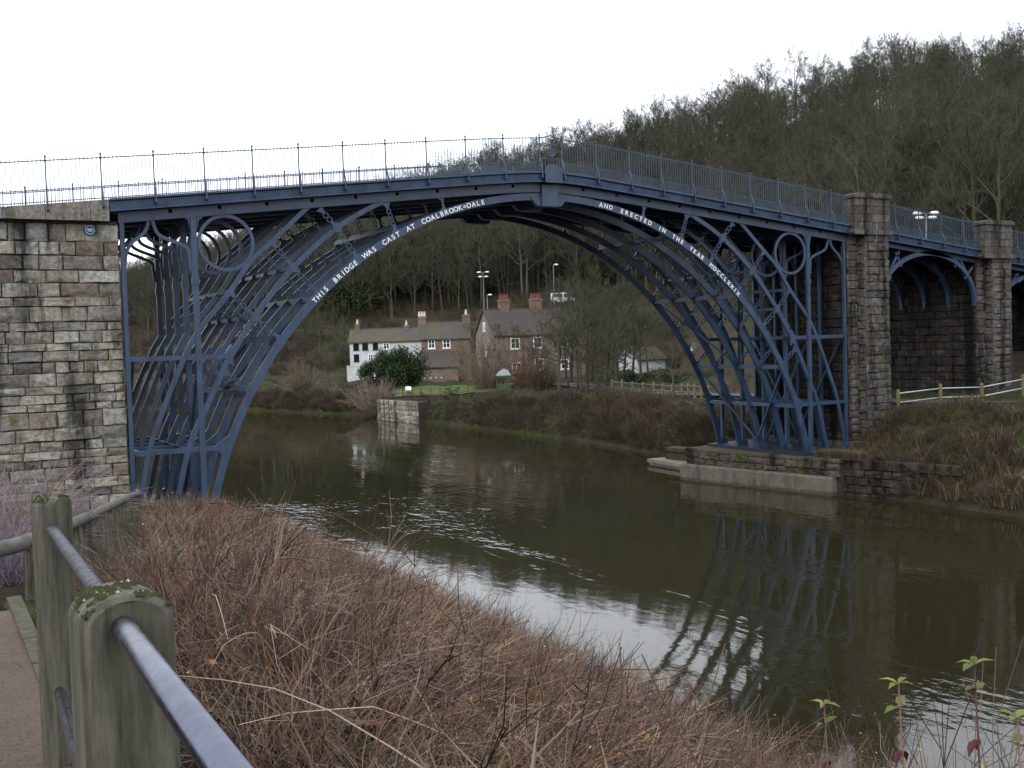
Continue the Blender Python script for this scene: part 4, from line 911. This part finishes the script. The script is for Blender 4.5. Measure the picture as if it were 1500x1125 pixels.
def whole(seed, H, **k):
    tr, cr, _ = bare_tree(seed, H, **k); tr.f += [tuple(i+len(tr.v) for i in f) for f in cr.f]; tr.v += cr.v; tr.c += cr.c; return tr.mesh('wood', M['bark'])
WSRC = [whole(200+i, H, spread=sp, low=lw) for i, (H, sp, lw) in enumerate(((15, .36, .3), (17, .33, .35), (13, .42, .2), (12, .4, .22)))]
scatter('hillside_woodland', [(q, (0, 0, rt.uniform(0, 6.28)), rt.uniform(.7, 1.05), rt.randrange(4)) for t_, s, q in cand[275:]], WSRC, 'mass of bare trees filling the far wooded hillside')
# thickets of bare stems
def thicket(seed, canes, L, r, base, cols, twigs=2, droop=.5, leaves=0, up=1.0, sway=.5, wob=.10, nseg=5):
    rnd = random.Random(seed); mb = MB()
    for i in range(canes):
        a = rnd.uniform(0, 6.28); b_ = base*math.sqrt(rnd.random()); p = Vector((math.cos(a)*b_, math.sin(a)*b_, -.1)); ln = L*rnd.uniform(.45, 1.15)
        d = (Vector((math.cos(a)*sway*rnd.random(), math.sin(a)*sway*rnd.random(), up))+rv(rnd, .25)).normalized(); pts = [p]; k = nseg; q = p.copy(); mb.col = cols[rnd.randrange(len(cols))]; dr = droop*rnd.random()
        for j in range(k):
            d = (d+rv(rnd, wob)+Vector((0, 0, -dr*j*.8/k))).normalized(); q = q+d*ln/k; pts.append(q.copy())
        mb.tube(pts, [r*(1-.68*j/k) for j in range(k+1)], 3, False)
        for _ in range(twigs):
            j = rnd.randrange(1, k); o = pts[j]; dd = ((pts[j+1]-pts[j]).normalized()+rv(rnd, .45)).normalized(); e = o+dd*ln*rnd.uniform(.15, .4); m_ = (o+e)/2+rv(rnd, .02*L); mb.tube([o, m_, e], [r*.6, r*.5, r*.3], 3, False)
        if rnd.random() < leaves: leaf_quad(mb, pts[-1], rnd, .016 if r < .006 else .022, ((.24, .22, .06), (.18, .20, .05), (.30, .13, .05), (.22, .10, .05)))
    return mb
CANE = [(0.1128, 0.0723, 0.0523), (0.1806, 0.1437, 0.1128), (0.1535, 0.1298, 0.1128), (0.1625, 0.1159, 0.0858), (0.1986, 0.1623, 0.1399), (0.0406, 0.0242, 0.0181), (0.1354, 0.0742, 0.0497), (0.0813, 0.051, 0.0388), (0.2438, 0.204, 0.1715), (0.0497, 0.0296, 0.0226), (0.1083, 0.0695, 0.0542)]
NEAR = [thicket(300+i, 62, 1.2, (.0038, .005, .0064)[i % 3], .5, CANE, 6, 1.7, .16, .8, .9, .11, 8).mesh('canes', M['twig']) for i in range(6)]
FAR = [thicket(330+i, 62, 1.2, .0065, .55, CANE, 4, 1.3, .16, .8, .9, .14, 6).mesh('canes', M['twig']) for i in range(5)]
rb = random.Random(9); nearp = []; farp = []
y = -41.5
for i in range(5200):
    y = -41.3+41.0*rb.random()**1.15; e = rb.uniform(-.03, .97); a, f = xs(y), xf(y); x = a-(a-f)*e
    if x < -23.6 and y < -28: continue
    if (y > -3.2 and x < -14.2 and e > .25): continue
    d = math.hypot(x-CAM.x, y-CAM.y)
    if d < 2.5 or rb.random() < .12*(d > 12): continue
    s = rb.uniform(.6, 1.25)*(1.0 if e > .1 else .9)*interp(d, [2.5, 4.5, 7, 12], [.72, .82, 1.0, 1.0])*(1.15 if rb.random() < .05 else 1)
    if x < f+1.2 and y > -31: s *= .5
    p_ = ((x, y, hl(x, y)), (rb.gauss(0, .12), rb.gauss(0, .12)+.12, rb.uniform(0, 6.28)), s)
    if d < 13: nearp.append((*p_, rb.randrange(6)))
    else: farp.append((*p_, rb.randrange(5)))
TALL = [thicket(360+i, 9, 1.75, .0042, .35, CANE[:6], 5, .35, .15, 1.2, .35, .07, 7).mesh('canes', M['twig']) for i in range(4)]
for i in range(330):
    y = rb.uniform(-33, -3); e = rb.uniform(0, .3); a, f = xs(y), xf(y); x = a-(a-f)*e
    nearp.append(((x, y, hl(x, y)), (rb.gauss(0, .08), rb.gauss(0, .08), rb.uniform(0, 6.28)), rb.uniform(.7, 1.1), 11+rb.randrange(4)))
for i in range(46):
    q = at(rb.uniform(1150, 1560), 1000, rb.uniform(3.6, 8)); nearp.append(((q.x, q.y, hl(q.x, q.y)), (rb.gauss(0, .08), rb.gauss(0, .08), rb.uniform(0, 6.28)), rb.uniform(.85, 1.12), 11+rb.randrange(4)))
scatter('bramble_thicket', nearp+[(a, b_, c_, d+6) for a, b_, c_, d in farp], NEAR+FAR+TALL, 'brown leafless bramble thicket covering the near river bank')
# long arching canes in front
rc = random.Random(15); mb = MB()
for i in range(34):
    y = rc.uniform(-38.5, -33); x = rc.uniform(-23.4, -19); z = hl(x, y); a = rc.uniform(0, 6.28); L = rc.uniform(1.0, 2.4); pts = []; mb.col = [(.33, .27, .22), (.28, .21, .17), (.38, .33, .28)][i % 3]
    for k in range(9): t_ = k/8; pts.append(Vector((x+math.cos(a)*L*t_, y+math.sin(a)*L*t_, z+.42+.42*math.sin(t_*2.6)*rc.uniform(.92, 1.0)-math.cos(a)*L*t_*.5)))
    mb.tube(pts, [.0062*(1-.09*k) for k in range(9)], 5, False)
stuff(mb.build('arching_canes', M['twig'], None, True))
# pale mauve shrub and brown ground in front of the abutment
for (px, py, dp, s, lab, col) in ((4, 775, 13.5, 1.0, 'pale mauve arching shrub in front of the abutment, nearest the path', [(.33, .29, .36), (.26, .22, .28), (.38, .35, .42)]), (20, 740, 20, 1.5, 'greyish arching shrub at the foot of the abutment wall', [(.24, .20, .20), (.20, .15, .14), (.30, .27, .28)]), (80, 748, 19, .7, 'reddish-brown low shrub between the arching shrub and the grass', [(.17, .10, .08), (.22, .15, .12), (.12, .08, .07)])):
    q = at(px, py, dp); q.z = hl(q.x, q.y); sh = thing('arching_shrub', q, lab, 'shrub', 'shrubs by the abutment', True)
    thicket(px, 420, 1.9, .0055, .5, col, 3, 1.5, 0, 1.0, 1.1).build('stems', M['twig'], sh); sh.scale = (s*.8, s*.8, s*.8)
mb = MB(); gx = np.linspace(-26, -18.5, 16); gy = np.linspace(-14, -.1, 22)
for y in gy:
    for x in gx: mb.v.append((x, y, hl(x, y)+.03+.03*hnoise(x, y, 3)))
mb.f = [(i*16+j, i*16+j+1, (i+1)*16+j+1, (i+1)*16+j) for i in range(21) for j in range(15)]; mb.c = [(1, 1, 1)]*len(mb.f)
structure(mb.build('grass_slope', M['moss_grass'], None, True))
# grass tufts
def tuft(seed, n, L, cols, r=.006, sp=.5):
    rnd = random.Random(seed); mb = MB()
    for i in range(n):
        a = rnd.uniform(0, 6.28); p = Vector((rnd.gauss(0, .12), rnd.gauss(0, .12), -.03)); ln = L*rnd.uniform(.5, 1.1); d = Vector((math.cos(a)*sp*rnd.random(), math.sin(a)*sp*rnd.random(), 1)).normalized(); s = Vector((-math.sin(a), math.cos(a), 0))*r; mb.col = cols[rnd.randrange(len(cols))]
        m_ = p+d*ln*.55; e = m_+(d+Vector((math.cos(a)*.8, math.sin(a)*.8, -.5))).normalized()*ln*.5; mb.add([p-s, p+s, m_+s*.8, m_-s*.8, e], [(0, 1, 2, 3), (3, 2, 4)])
    return mb
GREEN = [(.048, .07, .016), (.07, .088, .023), (.105, .105, .037), (.042, .052, .014)]; STRAW = [(.14, .105, .062), (.10, .075, .045), (.17, .14, .088), (.06, .055, .026)]
TUFT = [tuft(i, 60, .28, GREEN, .005).mesh('tuft', M['leaf']) for i in range(3)]+[tuft(10+i, 70, .75, STRAW, .007, .9).mesh('tuft', M['leaf']) for i in range(3)]
SCR = [thicket(400+i, 60, 1.0, .010, .5, [(.07, .054, .042), (.095, .076, .06), (.04, .032, .027), (.065, .064, .038)], 2, .8, .12).mesh('scrub', M['twig']) for i in range(4)]
gp = []
for i in range(900):
    x = rb.uniform(-25.5, -18.8); y = rb.uniform(-16, -.4); gp.append(((x, y, hl(x, y)), (0, 0, rb.uniform(0, 6)), rb.uniform(.5, 1.0), rb.randrange(3)))
for i in range(500):
    y = rb.uniform(-46, -32); x = -24.46+rb.gauss(0, .05); gp.append(((x, y, hl(x, y)), (0, 0, rb.uniform(0, 6)), rb.uniform(.15, .4), rb.randrange(3)))
for i in range(750):
    y = -40+39*rb.random(); e = rb.uniform(.02, .93); a, f = xs(y), xf(y); x = a-(a-f)*e
    if hnoise(x, y, .7) < .12 or (x < -23.5 and y < -28): continue
    gp.append(((x, y, hl(x, y)+.25), (0, 0, rb.uniform(0, 6)), rb.uniform(.9, 1.5) if i % 3 else rb.uniform(1.5, 2.6), 3+rb.randrange(3) if i % 3 else rb.randrange(3)))
sp_ = []
for i in range(5200):      # far bank slope, near part
    t_ = rb.uniform(4.0, 13.2); s = rb.uniform(1.9, 3.15) if rb.random() < .75 else rb.uniform(3.1, 4.6); q = tpos(t_, s); d = q-CAM; px_ = 750+FPX*d.dot(_r)/d.dot(_f)
    if 556 < px_ < 705:
        if s < 3.3 and px_ > 560 and q.z < .6: sp_.append((q, (0, 0, rb.uniform(0, 6)), rb.uniform(.25, .6), rb.randrange(4)))
        continue
    if 14.5 < q.x < 31.8 and -.8 < q.y < 7.5 or (q.x < 18.5 and 6 < q.y < 13): continue
    if min(math.hypot(q.x-p[0], q.y-p[1]) for p in ROADP) < 2.6: continue
    k = rb.random(); st_ = hnoise(q.x, q.y, .45) > .25
    if k < (.72 if t_ > 10.3 else .45): gp.append((q, (0, 0, rb.uniform(0, 6)), rb.uniform(.8, 1.9), rb.randrange(3)+(3 if (st_ and rb.random() < .3) or (q.x < 20 and q.y < -1 and rb.random() < .3) else 0)))
    else: sp_.append((q, (0, 0, rb.uniform(0, 6)), rb.uniform(.4, 1.0), rb.randrange(4)))
for i in range(260):       # straw fringe along the right of the quay
    x = rb.uniform(15.2, 18.2); y = rb.uniform(-3.2, -.7); gp.append(((x, y, gz(x, y) if x > 16.3 else -.15), (0, 0, rb.uniform(0, 6)), rb.uniform(.5, .9), 3+rb.randrange(3)))
scatter('grass_tufts', gp, TUFT, 'tufts of green and straw-coloured grass on the banks')
for i in range(2200):      # brush by the houses and the hill foot
    t_ = rb.uniform(1.0, 9.0); sh_ = rb.random() < .45; q = tpos(t_, rb.uniform(2.0, 3.1) if sh_ else rb.uniform(4.0, 5.6)); d = q-CAM; px_ = 750+FPX*d.dot(_r)/d.dot(_f)
    if 556 < px_ < 705 and d.dot(_f) < 146: continue
    sp_.append((q, (0, 0, rb.uniform(0, 6)), rb.uniform(.7, 1.7) if sh_ else rb.uniform(1.5, 3.4), rb.randrange(4)))
scatter('bank_scrub', sp_, SCR, 'low brown scrub on the far bank and hill foot')
# trees one can pick out
def tall(px, dp, k, s, label, group=None, rz=None):
    q = at(px, 500, dp); q.z = gz(q.x, q.y); return place(k, q, rt.uniform(0, 6.28) if rz is None else rz, s, label, group)
for i, (px, dp, k, s) in enumerate(((835, 120, 2, .75), (858, 112, 4, .85), (880, 125, 3, .62), (905, 118, 2, .72), (925, 135, 4, .8), (872, 105, 4, .62), (948, 142, 0, .6), (845, 130, 3, .66), (1000, 165, 2, .8), (1050, 170, 0, .75), (895, 150, 1, .6), (815, 118, 4, .7), (850, 104, 0, .5), (888, 108, 2, .66), (912, 128, 4, .75), (866, 122, 2, .8), (938, 125, 3, .6), (828, 132, 0, .62), (900, 102, 4, .55), (790, 112, 4, .5))):
    tall(px, dp, k, s, 'bare leafless tree in the clump right of the brick house', 'bare trees right of the brick house')
for i, (px, dp, k, s) in enumerate(((395, 185, 2, .7), (420, 195, 4, .8), (445, 178, 0, .55), (468, 190, 3, .6), (498, 182, 4, .7), (640, 172, 2, .55), (668, 168, 4, .55), (690, 150, 2, .5), (735, 128, 4, .5), (765, 124, 2, .45), (480, 160, 4, .5))):
    tall(px, dp, k, s, 'bare leafless tree among the cottage gardens', 'bare trees among the cottage gardens')
tall(818, 100, 1, .52, 'slender pale-stemmed bare tree on the bank in front of the brick house')
tall(985, 88, 1, .36, 'slim young bare tree behind the pale wooden fence')
for i, (px, dp) in enumerate(((480, 215), (497, 222), (566, 228), (520, 235), (640, 238), (655, 236), (612, 236), (585, 240), (740, 240), (460, 225), (538, 230), (430, 240), (850, 238), (700, 245), (410, 235), (505, 212), (530, 208), (556, 214), (600, 222), (628, 226), (672, 228), (760, 246), (790, 240), (882, 244), (930, 250), (350, 260))):
    if i == 0: IV = make_tree('ivy_clad_tree', 'dark ivy-clad tree at the foot of the wooded hill', 501, 17, 'ivy-clad trees at the hill foot', ivy=True); o = IV
    else: o = copy_tree(IV, (0, 0, 0), rt.uniform(0, 6), rt.uniform(.75, 1.15))
    q = at(px, 500, dp); q.z = gz(q.x, q.y); o.location = q
def blob_bush(name, label, px, py, dp, rx, rzz, n, leaf=.16, cols=None, group=None, cat='bush'):
    rnd = random.Random(px); mb = MB(); q = at(px, py, dp); lob = [(rv(rnd, .4), rnd.uniform(.5, .8)) for _ in range(7)]
    for i in range(n):
        c_, r = lob[rnd.randrange(7)]; d = rv(rnd).normalized()*r*rnd.uniform(.25, 1.05); v_ = c_+d; leaf_quad(mb, Vector((v_.x*rx, v_.y*rx, max(0, (v_.z+.95)*rzz))), rnd, leaf, cols) if cols else leaf_quad(mb, Vector((v_.x*rx, v_.y*rx, max(0, (v_.z+.95)*rzz))), rnd, leaf)
    b = thing(name, q, label, cat, group, True); mb.build('foliage', M['leaf'], b)
    st_ = MB(); st_.col = (.06, .05, .04)
    for k in range(5): a = k*1.26; st_.tube([(0, 0, -1), (math.cos(a)*rx*.3, math.sin(a)*rx*.3, rzz*.8), (math.cos(a)*rx*.6, math.sin(a)*rx*.6, rzz*1.4)], [.12, .08, .03], 5)
    st_.build('stem', M['bark'], b); return b
blob_bush('evergreen_bush', 'large dark evergreen bush between the white cottage and the brick lean-to', 596, 574, 138, 2.9, 3.5, 16000, .13)
blob_bush('evergreen_bush', 'smaller dark evergreen bush in front of the white cottage', 548, 566, 146, 1.9, 1.9, 9000, .12)
blob_bush('evergreen_bush', 'narrow upright evergreen against the white cottage front', 563, 540, 155, .9, 1.9, 2600, .10)
for i, px in enumerate((560, 700, 770)): pass
for i in range(9):
    blob_bush('hedge_bush', 'clipped dark bush of the hedge in front of the small white cottage', 925+i*19, 571, 118, 1.0, .95, 700, .12, group='bushes of the far hedge', cat='hedge')
blob_bush('ivy_mass', 'ivy hanging down the bank right of the retaining wall', 660, 606, 112, 1.6, 1.3, 1600, .14, ((.02, .03, .012), (.05, .05, .03), (.035, .05, .015)))
blob_bush('ivy_mass', 'ivy clump on the bank below the bare shrub', 720, 612, 108, 1.8, 1.4, 1600, .14, ((.02, .03, .012), (.05, .045, .03), (.035, .05, .015)))
def big_shrub(label, px, py, dp, L, cols, s=1.0, seed=0):
    q = at(px, py, dp); z = gz(q.x, q.y); q.z = z; b = thing('bare_shrub', q, label, 'shrub', None, True); thicket(900+px+seed, 130, L, .03, L*.18, cols, 7, .25, 0, 1.0, 1.1).build('stems', M['bark'], b); return b
GS = [(.13, .115, .09), (.10, .09, .07), (.15, .13, .10)]
big_shrub('large rounded bare shrub in front of the brick house gable', 714, 585, 122, 6.8, GS)
big_shrub('grey leafless shrub hanging over the water left of the retaining wall', 552, 600, 124, 4.2, [(.19, .17, .15), (.14, .12, .11)])
big_shrub('reddish leafless shrub under the brick house windows', 772, 575, 122, 3.6, [(.17, .075, .05), (.13, .07, .05)])
big_shrub('brown leafless shrub at the water edge below the white cottage', 440, 590, 140, 4.2, [(.16, .13, .10), (.12, .10, .08)])
big_shrub('dense brown shrub on the bank right of the canopy', 795, 590, 112, 3.4, [(.10, .07, .05), (.08, .06, .05)])
# saplings by the water in the right foreground
def sapling(px, py_top, py_base, dp, label, seed):
    rnd = random.Random(seed); B = at(px, py_top, dp); A = Vector((B.x+.03, B.y-.02, hl(B.x, B.y))); sp__ = thing('sapling', A, label, 'sapling')
    mb = MB(); mid = (A+B)/2+_r0*.02; mb.tube([A-Vector((0, 0, .2)), A+(B-A)*.2, mid, B], [.006, .0055, .0045, .003], 6); mb.col = (.2, .12, .1); mb.c = [(.2, .12, .1)]*len(mb.f); mb.build('stem', M['twig'], sp__)
    H = (B-A).normalized()*.42; A = B-H
    for f, n, s, cols in ((.99, 4, .056, [(.105, .13, .03), (.14, .15, .045)]), (.80, 2, .066, [(.095, .12, .03), (.08, .10, .028)]), (.45, 2, .06, [(.10, .03, .03), (.07, .025, .045)]), (.2, 2, .06, [(.07, .022, .04), (.09, .03, .032)])):
        for k in range(n):
            o = A+H*f; a = k*2*math.pi/n+rnd.uniform(-.4, .4)+YAW; d = Vector((math.cos(a), math.sin(a)*.7, rnd.uniform(.1, .5) if f > .5 else rnd.uniform(-.9, -.3))).normalized(); sd = d.cross(Vector((0, 0, 1))).normalized(); up_ = sd.cross(d)
            mb = MB(); c_ = cols[rnd.randrange(2)]; L = s*rnd.uniform(.8, 1.2); w_ = L*.25
            pr = [o, o+d*L*.3+sd*w_*.8+up_*.006, o+d*L*.6+sd*w_*.8+up_*.004, o+d*L*1.05-up_*.012, o+d*L*.6-sd*w_*.8+up_*.004, o+d*L*.3-sd*w_*.8+up_*.006, o+d*L*.33-up_*.004, o+d*L*.62-up_*.006]
            mb.col = c_; mb.add(pr, [(0, 1, 6), (1, 2, 7, 6), (2, 3, 7), (0, 6, 5), (6, 7, 4, 5), (7, 3, 4)]); mb.build('leaf', M['leaf'], sp__)
sapling(1316, 1000, 1140, 3.6, 'slim sapling with yellow-green top leaves, left of the two tallest', 1)
sapling(1427, 972, 1150, 3.2, 'tallest sapling, with yellow-green leaves above dark red ones', 2)
sapling(1490, 1050, 1150, 3.3, 'sapling with dull leaves at the right edge of the picture', 3)
sapling(1207, 1030, 1140, 4.2, 'small reddish sapling at the edge of the brambles', 4)
